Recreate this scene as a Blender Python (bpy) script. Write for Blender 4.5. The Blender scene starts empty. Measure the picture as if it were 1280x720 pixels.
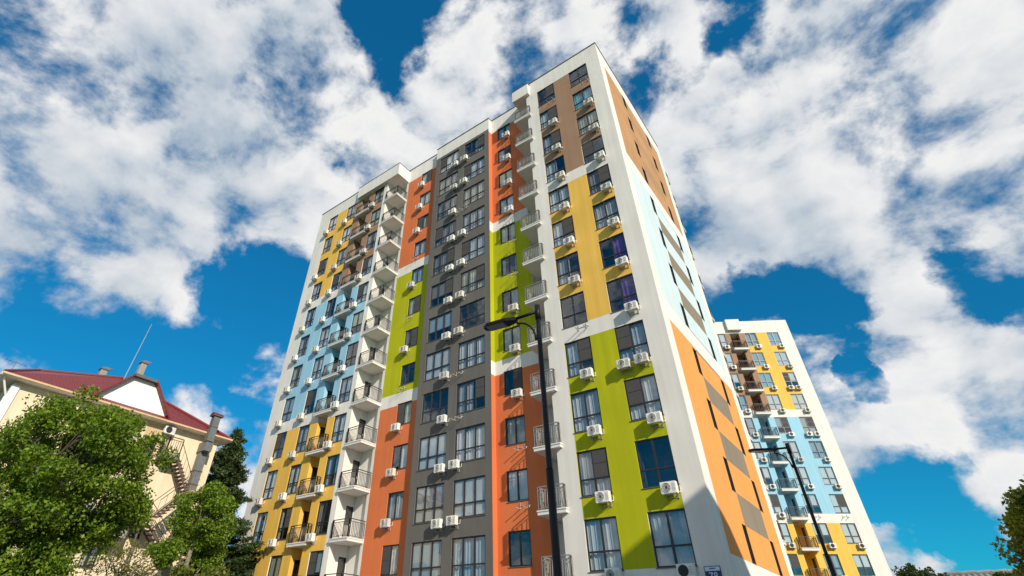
import bpy, bmesh, math, random
import numpy as np
from mathutils import Vector, Matrix
random.seed(7)
C = bpy.context.scene.collection
PI = math.pi
FLOOR = 3.0
HEAD12 = 6.376                                  # height of the lowest window heads; each floor is 3 m
def head(row): return HEAD12 + FLOOR * (12 - row)
SILL = 2.054                                    # window height
ORD = ['', 'top', 'second', 'third', 'fourth', 'fifth', 'sixth', 'seventh', 'eighth', 'ninth', 'tenth', 'eleventh', 'twelfth']

# ------------------------------------------------------------------ materials
def newmat(name):
    m = bpy.data.materials.new(name); m.use_nodes = True
    nt = m.node_tree; b = nt.nodes['Principled BSDF']
    return m, nt, b
def nd(nt, t, **kw):
    n = nt.nodes.new(t)
    for k, v in kw.items(): setattr(n, k, v)
    return n
def paint(name, col, rough=0.85, var=0.10, bump=0.15, scale=1.0, streak=0.12):
    """rendered and painted masonry: grain, broad uneven tone, faint vertical weather streaks, floor joints"""
    m, nt, b = newmat(name); L = nt.links
    tc = nd(nt, 'ShaderNodeTexCoord')
    n1 = nd(nt, 'ShaderNodeTexNoise'); n1.inputs['Scale'].default_value = 0.35 * scale; n1.inputs['Detail'].default_value = 5
    L.new(tc.outputs['Object'], n1.inputs['Vector'])
    mp = nd(nt, 'ShaderNodeMapping'); mp.inputs['Scale'].default_value = (2.2, 2.2, 0.10)
    L.new(tc.outputs['Object'], mp.inputs['Vector'])
    n2 = nd(nt, 'ShaderNodeTexNoise'); n2.inputs['Scale'].default_value = 1.3; n2.inputs['Detail'].default_value = 6
    L.new(mp.outputs[0], n2.inputs['Vector'])
    n3 = nd(nt, 'ShaderNodeTexNoise'); n3.inputs['Scale'].default_value = 60; n3.inputs['Detail'].default_value = 3
    L.new(tc.outputs['Object'], n3.inputs['Vector'])
    def rng(src, lo, hi):
        r = nd(nt, 'ShaderNodeMapRange'); r.inputs[1].default_value = 0.3; r.inputs[2].default_value = 0.7
        r.inputs[3].default_value = lo; r.inputs[4].default_value = hi; L.new(src, r.inputs[0]); return r.outputs[0]
    a = nd(nt, 'ShaderNodeMath', operation='MULTIPLY'); L.new(rng(n1.outputs[0], 1 - var, 1 + var * .5), a.inputs[0]); L.new(rng(n2.outputs[0], 1 - streak, 1 + streak * .3), a.inputs[1])
    a2 = nd(nt, 'ShaderNodeMath', operation='MULTIPLY'); L.new(a.outputs[0], a2.inputs[0]); L.new(rng(n3.outputs[0], .95, 1.04), a2.inputs[1])
    v = nd(nt, 'ShaderNodeVectorMath', operation='SCALE'); v.inputs[0].default_value = col; L.new(a2.outputs[0], v.inputs[3])
    L.new(v.outputs[0], b.inputs['Base Color'])
    b.inputs['Roughness'].default_value = rough; b.inputs['Specular IOR Level'].default_value = 0.25
    bp = nd(nt, 'ShaderNodeBump'); bp.inputs['Strength'].default_value = bump; bp.inputs['Distance'].default_value = 0.02
    L.new(n3.outputs[0], bp.inputs['Height']); L.new(bp.outputs[0], b.inputs['Normal'])
    return m
def plain(name, col, rough=0.5, metal=0.0, spec=0.5, noise=0.06, nscale=8):
    m, nt, b = newmat(name); L = nt.links
    tc = nd(nt, 'ShaderNodeTexCoord'); n = nd(nt, 'ShaderNodeTexNoise'); n.inputs['Scale'].default_value = nscale; n.inputs['Detail'].default_value = 4
    L.new(tc.outputs['Object'], n.inputs['Vector'])
    r = nd(nt, 'ShaderNodeMapRange'); r.inputs[1].default_value = .3; r.inputs[2].default_value = .7; r.inputs[3].default_value = 1 - noise; r.inputs[4].default_value = 1 + noise
    L.new(n.outputs[0], r.inputs[0])
    v = nd(nt, 'ShaderNodeVectorMath', operation='SCALE'); v.inputs[0].default_value = col; L.new(r.outputs[0], v.inputs[3])
    L.new(v.outputs[0], b.inputs['Base Color'])
    b.inputs['Roughness'].default_value = rough; b.inputs['Metallic'].default_value = metal; b.inputs['Specular IOR Level'].default_value = spec
    return m
def glass(name, base=0.13, gain=0.85, tint=(.93, .97, .98)):
    """window pane: mirror-like reflection over a see-through sheet, slightly wavy"""
    m = bpy.data.materials.new(name); m.use_nodes = True; nt = m.node_tree; L = nt.links; nt.nodes.clear()
    out = nd(nt, 'ShaderNodeOutputMaterial'); mix = nd(nt, 'ShaderNodeMixShader')
    tr = nd(nt, 'ShaderNodeBsdfTransparent'); tr.inputs[0].default_value = (*tint, 1)
    gl = nd(nt, 'ShaderNodeBsdfGlossy'); gl.inputs['Roughness'].default_value = 0.015; gl.inputs[0].default_value = (.95, .98, 1, 1)
    lf = nd(nt, 'ShaderNodeLayerWeight'); lf.inputs[0].default_value = .5; lw = nd(nt, 'ShaderNodeMath', operation='POWER'); lw.inputs[1].default_value = 4.0; L.new(lf.outputs['Facing'], lw.inputs[0])   # the same from both sides, so daylight gets in
    ma = nd(nt, 'ShaderNodeMath', operation='MULTIPLY_ADD'); ma.inputs[1].default_value = gain; ma.inputs[2].default_value = base; ma.use_clamp = True
    L.new(lw.outputs[0], ma.inputs[0]); L.new(ma.outputs[0], mix.inputs[0])
    tc = nd(nt, 'ShaderNodeTexCoord'); no = nd(nt, 'ShaderNodeTexNoise'); no.inputs['Scale'].default_value = 1.1; no.inputs['Detail'].default_value = 1
    oi = nd(nt, 'ShaderNodeObjectInfo'); ad = nd(nt, 'ShaderNodeVectorMath', operation='ADD'); sc = nd(nt, 'ShaderNodeVectorMath', operation='SCALE'); sc.inputs[3].default_value = 30
    cx = nd(nt, 'ShaderNodeCombineXYZ'); L.new(oi.outputs['Random'], cx.inputs[0]); L.new(oi.outputs['Random'], cx.inputs[2]); L.new(cx.outputs[0], sc.inputs[0])
    L.new(tc.outputs['Object'], ad.inputs[0]); L.new(sc.outputs[0], ad.inputs[1]); L.new(ad.outputs[0], no.inputs['Vector'])
    bp = nd(nt, 'ShaderNodeBump'); bp.inputs['Strength'].default_value = .35; bp.inputs['Distance'].default_value = .03
    L.new(no.outputs[0], bp.inputs['Height']); L.new(bp.outputs[0], gl.inputs['Normal'])
    L.new(tr.outputs[0], mix.inputs[1]); L.new(gl.outputs[0], mix.inputs[2]); L.new(mix.outputs[0], out.inputs[0])
    return m
def cloth(name, col, tl=0.25):
    m, nt, b = newmat(name); L = nt.links
    b.inputs['Base Color'].default_value = (*col, 1); b.inputs['Roughness'].default_value = .95; b.inputs['Specular IOR Level'].default_value = .05
    t = nd(nt, 'ShaderNodeBsdfTranslucent'); t.inputs[0].default_value = (*col, 1); mx = nd(nt, 'ShaderNodeMixShader'); mx.inputs[0].default_value = tl
    L.new(b.outputs[0], mx.inputs[1]); L.new(t.outputs[0], mx.inputs[2]); L.new(mx.outputs[0], nt.nodes['Material Output'].inputs[0])
    return m
def leafmat(name, cols, tl=.35):
    m, nt, b = newmat(name); L = nt.links
    g = nd(nt, 'ShaderNodeNewGeometry'); cr = nd(nt, 'ShaderNodeValToRGB'); e = cr.color_ramp.elements
    e[0].color = (*cols[0], 1); e[1].color = (*cols[-1], 1)
    for i, c in enumerate(cols[1:-1]):
        x = e.new((i + 1) / (len(cols) - 1)); x.color = (*c, 1)
    L.new(g.outputs['Random Per Island'], cr.inputs[0]); L.new(cr.outputs[0], b.inputs['Base Color'])
    b.inputs['Roughness'].default_value = .5; b.inputs['Specular IOR Level'].default_value = .35
    t = nd(nt, 'ShaderNodeBsdfTranslucent'); sc = nd(nt, 'ShaderNodeVectorMath', operation='MULTIPLY'); sc.inputs[1].default_value = (1.5, 1.3, .5)
    L.new(cr.outputs[0], sc.inputs[0]); L.new(sc.outputs[0], t.inputs[0])
    mx = nd(nt, 'ShaderNodeMixShader'); mx.inputs[0].default_value = tl
    L.new(b.outputs[0], mx.inputs[1]); L.new(t.outputs[0], mx.inputs[2]); L.new(mx.outputs[0], nt.nodes['Material Output'].inputs[0])
    return m
def tilemat(name, col, col2):
    """metal roof tiles: ribs down the slope and courses across it, in object space"""
    m, nt, b = newmat(name); L = nt.links
    tc = nd(nt, 'ShaderNodeTexCoord'); w1 = nd(nt, 'ShaderNodeTexWave', bands_direction='Y'); w1.inputs['Scale'].default_value = 1.6; w1.inputs['Distortion'].default_value = 0.2
    w2 = nd(nt, 'ShaderNodeTexWave', bands_direction='Z', wave_profile='SAW'); w2.inputs['Scale'].default_value = 1.75
    L.new(tc.outputs['Object'], w1.inputs[0]); L.new(tc.outputs['Object'], w2.inputs[0])
    a = nd(nt, 'ShaderNodeMath', operation='ADD'); L.new(w1.outputs[1], a.inputs[0]); L.new(w2.outputs[1], a.inputs[1])
    n = nd(nt, 'ShaderNodeTexNoise'); n.inputs['Scale'].default_value = 1.5; n.inputs['Detail'].default_value = 6; L.new(tc.outputs['Object'], n.inputs[0])
    mx = nd(nt, 'ShaderNodeMix', data_type='RGBA'); mx.inputs[6].default_value = (*col, 1); mx.inputs[7].default_value = (*col2, 1); L.new(n.outputs[0], mx.inputs[0])
    L.new(mx.outputs[2], b.inputs['Base Color']); b.inputs['Roughness'].default_value = .45
    bp = nd(nt, 'ShaderNodeBump'); bp.inputs['Strength'].default_value = .8; bp.inputs['Distance'].default_value = .05; L.new(a.outputs[0], bp.inputs['Height']); L.new(bp.outputs[0], b.inputs['Normal'])
    return m

M = dict(
    white=paint('white_render', (.79, .745, .68), var=.07, streak=.10), brown=paint('brown_render', (.36, .215, .135)),
    yellow=paint('yellow_render', (.84, .50, .095), var=.09, streak=.11), blue=paint('blue_render', (.33, .58, .72), var=.06), green=paint('green_render', (.45, .455, .007), var=.09, streak=.12),
    orange=paint('orange_render', (.68, .18, .062), var=.07, streak=.07), grey=paint('grey_render', (.148, .136, .122), var=.08),
    apricot=paint('apricot_render', (.80, .33, .085), var=.06, streak=.05), paleblue=paint('pale_blue_render', (.60, .70, .71), var=.05), tan=paint('tan_render', (.50, .265, .12), var=.12, streak=.08),
    taupe=paint('taupe_render', (.27, .215, .155), var=.10), tandark=paint('dark_tan_render', (.42, .245, .125), var=.12),
    beige=paint('beige_render', (.80, .66, .46), var=.10, streak=.15), cream=paint('cream_render', (.80, .77, .70), var=.05), sand=paint('sand_render', (.66, .47, .27), var=.1),
    concrete=paint('concrete', (.34, .33, .31), var=.2, streak=.2), stain=paint('stained_concrete', (.22, .20, .18), var=.25, streak=.3),
    slab=paint('slab_paint', (.74, .72, .68), var=.10, streak=.05), coping=plain('coping_metal', (.14, .13, .125), .5, .3),
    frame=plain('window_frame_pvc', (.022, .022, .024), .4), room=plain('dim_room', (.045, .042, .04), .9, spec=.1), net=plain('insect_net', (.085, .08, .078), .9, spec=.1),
    rail=plain('railing_steel', (.05, .047, .044), .5, .2), railsunlit=plain('sunlit_rail', (.24, .235, .225), .5), ac=plain('ac_casing', (.78, .76, .71), .45, noise=.04), ac2=plain('ac_casing_cream', (.68, .63, .53), .5, noise=.08), ac3=plain('ac_casing_dusty', (.56, .54, .50), .6, noise=.15), ac4=plain('ac_casing_ivory', (.74, .70, .62), .45, noise=.06), acdark=plain('ac_fan_black', (.03, .03, .032), .5), acgrey=plain('ac_grille_grey', (.30, .29, .27), .5),  # second railing steel is paler, with sunlight on it put into the colour
    steel=plain('bracket_steel', (.36, .35, .33), .5), black=plain('black_lamp_paint', (.008, .008, .009), .5, spec=.25), lens=plain('lamp_lens', (.22, .22, .22), .3),
    glass=glass('window_pane'), glass2=glass('window_pane_far', .12, .9), navy=plain('navy_enamel', (.012, .02, .10), .3), signwhite=plain('white_enamel', (.62, .68, .78), .35), signtext=plain('sign_ink', (.03, .06, .16), .4),
    rooftile=tilemat('red_roof_tiles', (.21, .022, .022), (.15, .018, .018)), trim=plain('red_trim', (.17, .02, .02), .45), whitepaint=plain('white_paint', (.82, .81, .79), .5),
    duct=plain('grey_duct', (.155, .165, .165), .5, .2, noise=.15, nscale=3), rust=plain('rusty_steel', (.12, .075, .055), .8, noise=.3), bark=plain('bark', (.11, .085, .062), .95, noise=.35, nscale=14), stick=plain('grey_bark', (.24, .20, .16), .9, noise=.3, nscale=14),
    slate=paint('grey_corrugated', (.23, .22, .21), var=.25), asphalt=paint('asphalt', (.055, .055, .057), var=.2), pave=paint('paving', (.30, .29, .27), var=.15), lawn=paint('lawn', (.07, .10, .03), var=.3), kerb=paint('kerbstone', (.38, .37, .35), var=.15), line=plain('road_paint', (.75, .75, .72), .6),
    brick=paint('plain_facade', (.42, .36, .30), var=.15),
)
CURT = [cloth('sheer_white', (.62, .64, .66)), cloth('sheer_blue', (.36, .46, .54)), cloth('curtain_cream', (.52, .48, .36)), cloth('curtain_taupe', (.30, .26, .23)), cloth('curtain_grey', (.42, .43, .45)),
        cloth('curtain_purple', (.16, .06, .30)), cloth('curtain_turquoise', (.06, .42, .50)), cloth('curtain_dark', (.10, .09, .10)), cloth('blind_sage', (.55, .58, .40)), cloth('shade_white', (.88, .87, .85), .4)]

# ------------------------------------------------------------------ mesh helpers
class MB:
    def __init__(s): s.v = []; s.f = []; s.m = []; s.mats = []
    def mi(s, mat):
        if mat not in s.mats: s.mats.append(mat)
        return s.mats.index(mat)
    def quad(s, a, b, c, d, mat):
        i = len(s.v); s.v += [tuple(a), tuple(b), tuple(c), tuple(d)]; s.f.append((i, i + 1, i + 2, i + 3)); s.m.append(s.mi(mat))
    def poly(s, pts, mat):
        i = len(s.v); s.v += [tuple(p) for p in pts]; s.f.append(tuple(range(i, i + len(pts)))); s.m.append(s.mi(mat))
    def box(s, x0, x1, y0, y1, z0, z1, mat, R=None):
        p = [(x0, y0, z0), (x1, y0, z0), (x1, y1, z0), (x0, y1, z0), (x0, y0, z1), (x1, y0, z1), (x1, y1, z1), (x0, y1, z1)]
        if R: p = [tuple(R @ Vector(q)) for q in p]
        i = len(s.v); s.v += p; k = s.mi(mat)
        for f in ((0, 3, 2, 1), (4, 5, 6, 7), (0, 1, 5, 4), (1, 2, 6, 5), (2, 3, 7, 6), (3, 0, 4, 7)): s.f.append(tuple(i + j for j in f)); s.m.append(k)
    def prism(s, pts, d, mat):
        """polygon pts swept by vector d"""
        n = len(pts); i = len(s.v); s.v += [tuple(p) for p in pts] + [tuple(p[j] + d[j] for j in range(3)) for p in pts]; k = s.mi(mat)
        s.f.append(tuple(i + j for j in range(n))); s.m.append(k); s.f.append(tuple(i + n + j for j in reversed(range(n)))); s.m.append(k)
        for j in range(n): s.f.append((i + j, i + n + j, i + n + (j + 1) % n, i + (j + 1) % n)); s.m.append(k)
    def tube(s, pts, r, mat, n=8, cap=True):
        pts = [Vector(p) for p in pts]; rs = r if isinstance(r, (list, tuple)) else [r] * len(pts); k = s.mi(mat); rings = []
        ref = Vector((0.31, 0.17, 0.93)).normalized()
        for i, p in enumerate(pts):
            t = (pts[min(i + 1, len(pts) - 1)] - pts[max(i - 1, 0)]).normalized()
            a = t.cross(ref if abs(t.dot(ref)) < .95 else Vector((1, 0, 0))).normalized(); b = t.cross(a)
            st = len(s.v)
            for j in range(n):
                an = 2 * PI * j / n; s.v.append(tuple(p + (a * math.cos(an) + b * math.sin(an)) * rs[i]))
            rings.append(st)
        for i in range(len(rings) - 1):
            for j in range(n): s.f.append((rings[i] + j, rings[i] + (j + 1) % n, rings[i + 1] + (j + 1) % n, rings[i + 1] + j)); s.m.append(k)
        if cap:
            s.f.append(tuple(rings[0] + j for j in reversed(range(n)))); s.m.append(k); s.f.append(tuple(rings[-1] + j for j in range(n))); s.m.append(k)
    def mesh(s, name, smooth=False):
        me = bpy.data.meshes.new(name); me.from_pydata(s.v, [], s.f)
        for m in s.mats: me.materials.append(m)
        me.polygons.foreach_set('material_index', s.m)
        if smooth: me.polygons.foreach_set('use_smooth', [True] * len(s.f))
        me.update(); return me
    def obj(s, name, parent=None, smooth=False, loc=(0, 0, 0)): return link(name, s.mesh(name, smooth), parent, loc)
def link(name, me, parent=None, loc=(0, 0, 0), rz=0):
    o = bpy.data.objects.new(name, me); C.objects.link(o); o.location = loc; o.rotation_euler = (0, 0, rz)
    if parent is not None: o.parent = parent
    return o
def tag(o, label, cat, group=None, kind=None):
    o['label'] = label; o['category'] = cat
    if group: o['group'] = group
    if kind: o['kind'] = kind
    return o
def thing(name, label, cat, loc=(0, 0, 0), rz=0, group=None):
    o = link(name, None, None, loc, rz); return tag(o, label, cat, group)
def structure(o): o['kind'] = 'structure'; return o
def bevel(me, w, seg=2):
    bm = bmesh.new(); bm.from_mesh(me); bmesh.ops.bevel(bm, geom=bm.edges[:], offset=w, segments=seg, affect='EDGES', profile=.7); bm.to_mesh(me); bm.free(); return me

def wall(mb, o, ud, nrm, u0, u1, z0, z1, matfn, holes=(), ub=(), zb=()):
    """one wall plane: o + u*ud + z, outward normal nrm; holes = (u0,u1,z0,z1,depth); colour zones from matfn(u,z)"""
    o = Vector(o); ud = Vector(ud); nrm = Vector(nrm)
    us = sorted(set([u0, u1] + [round(x, 4) for x in ub if u0 < x < u1] + [x for h in holes for x in (round(h[0], 4), round(h[1], 4)) if u0 < x < u1]))
    zs = sorted(set([z0, z1] + [round(x, 4) for x in zb if z0 < x < z1] + [x for h in holes for x in (round(h[2], 4), round(h[3], 4)) if z0 < x < z1]))
    P = lambda u, z, d=0: o + ud * u + Vector((0, 0, z)) - nrm * d
    for i in range(len(us) - 1):
        for j in range(len(zs) - 1):
            uc = (us[i] + us[i + 1]) / 2; zc = (zs[j] + zs[j + 1]) / 2
            if any(h[0] < uc < h[1] and h[2] < zc < h[3] for h in holes): continue
            mb.quad(P(us[i], zs[j]), P(us[i + 1], zs[j]), P(us[i + 1], zs[j + 1]), P(us[i], zs[j + 1]), matfn(uc, zc))
    for h in holes:
        a, b, c, d, dep = h[:5]; m = h[5] if len(h) > 5 else matfn((a + b) / 2, c - .02)
        mb.quad(P(a, c), P(a, d), P(a, d, dep), P(a, c, dep), m); mb.quad(P(b, c), P(b, c, dep), P(b, d, dep), P(b, d), m)
        mb.quad(P(a, c), P(a, c, dep), P(b, c, dep), P(b, c), m); mb.quad(P(a, d), P(b, d), P(b, d, dep), P(a, d, dep), m)

# ------------------------------------------------------------------ windows (local: width along x from 0, outward = -y, z up from the sill; glass 0.14 behind the wall face)
_cache = {}
INSET = .09
def window_frame(w, h, lights, transom, net):
    k = ('f', round(w, 3), round(h, 3), lights, transom, net)
    if k in _cache: return _cache[k]
    mb = MB(); t = .065; y0, y1 = INSET - .035, INSET + .03; F = M['frame']
    mb.box(0, t, y0, y1, 0, h, F); mb.box(w - t, w, y0, y1, 0, h, F); mb.box(t, w - t, y0, y1, 0, t, F); mb.box(t, w - t, y0, y1, h - t, h, F)
    zt = h * .36
    if transom: mb.box(t, w - t, y0 - .004, y1, zt - .035, zt + .035, F)
    for i in range(1, lights):
        x = w * i / lights; mb.box(x - .045, x + .045, y0 + .002, y1, t, h - t, F)
    mb.box(-.03, w + .03, -.035, INSET - .04, -.035, -.004, M['coping'])                 # sill flashing
    if net >= 0:
        a = t + (w - 2 * t) * net / lights; b = t + (w - 2 * t) * (net + 1) / lights
        mb.box(a + .01, b - .01, y0 - .012, y0 - .006, (zt if transom else t) + .03, h - t - .01, M['net']); zz = ((zt if transom else 0) + h) / 2
        mb.box(a + .01, b - .01, y0 - .018, y0 - .013, zz - .012, zz + .012, F)
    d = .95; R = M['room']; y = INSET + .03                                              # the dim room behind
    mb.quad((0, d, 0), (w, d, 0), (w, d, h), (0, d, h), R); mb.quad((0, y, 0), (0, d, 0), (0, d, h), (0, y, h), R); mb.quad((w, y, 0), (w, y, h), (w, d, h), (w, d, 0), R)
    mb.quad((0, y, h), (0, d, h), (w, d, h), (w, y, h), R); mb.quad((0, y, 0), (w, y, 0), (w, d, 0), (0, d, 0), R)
    _cache[k] = mb.mesh('window'); return _cache[k]
def pane_mesh(w, h, mat):
    k = ('p', round(w, 3), round(h, 3), mat.name)
    if k not in _cache:
        mb = MB(); mb.quad((.05, INSET, .05), (w - .05, INSET, .05), (w - .05, INSET, h - .05), (.05, INSET, h - .05), mat); _cache[k] = mb.mesh('pane')
    return _cache[k]
def curtain_mesh(w, h, var, ci):
    k = ('c', round(w, 3), round(h, 3), var, ci)
    if k in _cache: return _cache[k]
    mb = MB(); mat = CURT[ci]; rnd = random.Random(var * 31 + ci)
    def drape(a, b, z0=.04, n=None, amp=.03, gather=0):
        n = n or max(8, int((b - a) * 42)); ph = rnd.random() * 6; fr = 20 + rnd.random() * 8
        P = lambda t, z: (a + (b - a) * t, INSET + .11 + amp * (math.sin((a + (b - a) * t) * fr + ph) * .6 + math.sin((a + (b - a) * t) * fr * 2.3 + ph * 2) * .3), z)
        for i in range(n): mb.quad(P(i / n, z0), P((i + 1) / n, z0), P((i + 1) / n, h - .03), P(i / n, h - .03), mat)
    if var == 0: drape(.03, w - .03)
    elif var == 1: drape(.03, w * .40); drape(w * .62, w - .03)
    elif var == 2: drape(.03, w * .55)
    elif var == 3: drape(w * .5, w - .03)
    elif var == 4:                                                                       # flat roller shade
        mb.quad((.03, INSET + .05, h * .05), (w - .03, INSET + .05, h * .05), (w - .03, INSET + .05, h - .03), (.03, INSET + .05, h - .03), mat)
    elif var == 5: drape(.03, w * .22); drape(w * .80, w - .03)
    elif var == 6:
        mb.quad((.03, INSET + .05, h * .42), (w - .03, INSET + .05, h * .42), (w - .03, INSET + .05, h - .03), (.03, INSET + .05, h - .03), mat)
    _cache[k] = mb.mesh('curtain'); return _cache[k]
wr = random.Random(11)
def make_window(name, parent, x, y, z, w, h, lights=2, transom=True, rz=0, pane='glass', var=None, ci=None, net=None):
    if net is None: net = wr.choice([-1, -1, -1, -1, -1, 0, 0, lights - 1])
    if var is None: var = wr.choice([0, 0, 0, 0, 0, 0, 1, 1, 2, 3, 4, 4, 5, 6, 7])
    if ci is None: ci = wr.choice([0, 0, 0, 0, 1, 1, 1, 2, 2, 3, 4, 4, 8, 9])
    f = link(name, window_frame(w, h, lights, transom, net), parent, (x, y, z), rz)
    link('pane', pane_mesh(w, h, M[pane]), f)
    if var < 7: link('curtain', curtain_mesh(w, h, var, ci), f)
    return f
def make_door(parent, x, y, z, w=.75, h=2.15, rz=0):
    k = ('door', w, h)
    if k not in _cache:
        mb = MB(); F = M['frame']; t = .09
        mb.box(0, t, .02, .09, 0, h, F); mb.box(w - t, w, .02, .09, 0, h, F); mb.box(t, w - t, .02, .09, h - t, h, F); mb.box(t, w - t, .02, .09, 0, .12, F); mb.box(t, w - t, .025, .085, 1.0, 1.09, F)
        mb.box(t, w - t, .035, .075, .12, 1.0, M['acgrey']); mb.quad((0, .5, 0), (w, .5, 0), (w, .5, h), (0, .5, h), M['room']); mb.box(w - t - .03, w - t, -.02, .02, .98, 1.12, M['steel'])
        _cache[k] = mb.mesh('balcony_door')
        mb = MB(); mb.quad((t, .055, 1.09), (w - t, .055, 1.09), (w - t, .055, h - t), (t, .055, h - t), M['glass']); _cache[k + (1,)] = mb.mesh('pane')
    d = link('balcony_door', _cache[k], parent, (x, y, z), rz); link('pane', _cache[k + (1,)], d); return d

# ------------------------------------------------------------------ air conditioners
acr = random.Random(5)
def ac_meshes(fan='acgrey'):
    tone = acr.choice(['ac', 'ac', 'ac2', 'ac3', 'ac4']); k = ('ac', fan, tone)
    if k in _cache: return _cache[k]
    mb = MB(); mb.box(-.33, .33, -.40, -.13, 0, .47, M[tone]); case = bevel(mb.mesh('casing'), .022)
    mb = MB(); cx, cz = -.075, .235; n = 28; y = -.404
    mb.poly([(cx + .18 * math.cos(2 * PI * i / n), y, cz + .18 * math.sin(2 * PI * i / n)) for i in range(n)], M[fan])
    for r in (.19, .13, .08): mb.tube([(cx + r * math.cos(2 * PI * i / 20), y - .008, cz + r * math.sin(2 * PI * i / 20)) for i in range(21)], .007 if r < .18 else .012, M['ac' if fan == 'acgrey' else 'acdark'], 4, False)
    for i in range(8): a = PI * i / 4 + .2; mb.tube([(cx, y - .008, cz), (cx + .185 * math.cos(a), y - .008, cz + .185 * math.sin(a))], .005, M['acdark'], 4)
    for i in range(6): mb.box(.15, .30, -.406, -.401, .10 + i * .05, .113 + i * .05, M['acgrey'])
    fanm = mb.mesh('fan_grille')
    mb = MB()
    for x in (-.24, .24): mb.box(x - .018, x + .018, -.42, -.002, -.035, -.003, M['steel']); mb.box(x - .018, x + .018, -.034, -.002, -.16, -.036, M['steel']); mb.tube([(x, -.30, -.03), (x, -.02, -.15)], .01, M['steel'], 5)
    mb.box(-.26, .26, -.025, -.004, -.13, -.10, M['steel']); mb.tube([(.32, -.2, .1), (.37, -.16, .06), (.38, -.03, .1), (.38, -.01, .30)], .014, M['ac'], 6)
    br = mb.mesh('wall_bracket')
    _cache[k] = (case, fanm, br); return _cache[k]
def make_ac(root, lx, ly, lz, label, group, fan='acgrey', rz=0):
    p, r = RT[root.name]; q = Matrix.Rotation(r, 4, 'Z') @ Vector((lx, ly, lz)) + Vector(p)
    t = thing('air_conditioner', label, 'air conditioner', q, r + rz, group)
    c, f, b = ac_meshes(fan); link('casing', c, t); link('fan_grille', f, t); link('wall_bracket', b, t); return t
RT = {}
def bracket(parent, x, y, z):
    if 'eb' not in _cache:
        mb = MB()
        for dx in (-.24, .24): mb.box(dx - .018, dx + .018, -.46, 0, -.02, .016, M['steel']); mb.box(dx - .018, dx + .018, -.036, -.003, .016, .30, M['steel'])
        mb.box(-.25, .42, -.03, -.004, .12, .14, M['steel']); mb.tube([(.4, 0, .12), (.42, -.12, .1), (.43, -.2, -.02)], .012, M['ac'], 5); _cache['eb'] = mb.mesh('empty_bracket')
    return link('empty_bracket', _cache['eb'], parent, (x, y, z))

# ------------------------------------------------------------------ balcony pieces
def railing_run(mb, a, b, h=1.08, mat='rail', belly=.05, step=.125, outd=(0, -1)):
    a = Vector(a); b = Vector(b); L = (b - a).length; d = (b - a) / L; m = M[mat]; o = Vector((outd[0], outd[1], 0)); up = Vector((0, 0, 1))
    R = Matrix(((d.x, -d.y, 0), (d.y, d.x, 0), (0, 0, 1)))
    def bar(u0, u1, z0, z1, t): 
        pts = []
        mb.box(u0, u1, -t, t, z0, z1, m, Matrix.Translation(a) @ R.to_4x4())
    bar(0, L, h - .045, h, .03); bar(0, L, h - .18, h - .15, .016); bar(0, L, .08, .105, .012)
    n = max(2, int(L / step))
    for i in range(n + 1):
        u = L * i / n; t = .028 if i in (0, n) else .019
        if t > .025: bar(u - t, u + t, 0, h - .04, t); continue
        p = a + d * u
        mb.tube([p + up * .1, p + up * .28 + o * belly, p + up * .5 + o * belly * .5, p + up * (h - .15)], t, m, 4, False)
def balcony(parent, x0, x1, y0, y1, z, right=True, left=True, niche=None, zth=.2, mat='rail', key=None, loc=(0, 0, 0), front=True, back=False, belly=.05):
    """slab with its top at z; railing on the outer edges; built once per key, then shared"""
    if key not in _cache:
        mb = MB(); mb.box(x0, x1, y0, y1, -zth, 0, M['slab']); mb.box(x0 - .03, x1 + .03, y0 - .03, y1 - .002, -.05, .012, M['slab'])
        if niche: mb.box(niche[0], niche[1], y1 - .01, 1.49, -.18, -.002, M['slab'])
        s = mb.mesh('balcony'); mb = MB(); e = .06
        if front: railing_run(mb, (x0 + e, y0 + e, .012), (x1 - e, y0 + e, .012), mat=mat, outd=(0, -1), belly=belly)
        if right: railing_run(mb, (x1 - e, y0 + e, .012), (x1 - e, y1 - .03, .012), mat=mat, outd=(1, 0), belly=belly)
        if left: railing_run(mb, (x0 + e, y0 + e, .012), (x0 + e, left if left is not True else y1 - .03, .012), mat=mat, outd=(-1, 0), belly=belly)
        if back: railing_run(mb, (x0 + e, y1 - e, .012), (x1 - e, y1 - e, .012), mat=mat, outd=(0, 1), belly=belly)
        _cache[key] = (s, mb.mesh('railing'))
    s, r = _cache[key]
    b = link('balcony', s, parent, (loc[0], loc[1], loc[2] + z)); link('railing', r, b); return b
# ================================================================== the main tower
TX, TY = -5.888, 23.421
tower = thing('apartment_tower', 'tall colourful apartment tower of yellow, blue, orange, green, grey and brown blocks with white edges', 'apartment building', (TX, TY, 0)); RT[tower.name] = ((TX, TY, 0), 0)
GY, RY, DEP, ROOF = .80, 1.23, 13.48, 41.2
XL, XLC, XG0, XG1, XRC = -34.37, -23.42, -17.6, -11.31, -6.72
ROOFL = 41.0
COL = dict(a=(-5.653, -4.071), b=(-2.658, -1.058), c=(-32.575, -31.174), d=(-29.595, -28.24), e=(-25.325, -23.93))
G1, G2 = (-17.06, -14.78), (-14.09, -11.79)
RL, RR = (-19.91, -18.50), (-10.63, -9.27)
OR0, OR1 = -21.67, -8.10                       # where the orange/green strips end
def band(row0, row1): return head(row1) - SILL, head(row0)
def zone(z, cols):
    for (r0, r1), c in zip(((1, 4), (5, 8), (9, 12)), cols):
        lo, hi = band(r0, r1)
        if lo < z < hi: return c
    return None
ZB = [x for r in ((1, 4), (5, 8), (9, 12)) for x in band(*r)]
FL = lambda row: head(row) - 2.45              # floor level of that storey
INS = .16
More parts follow.
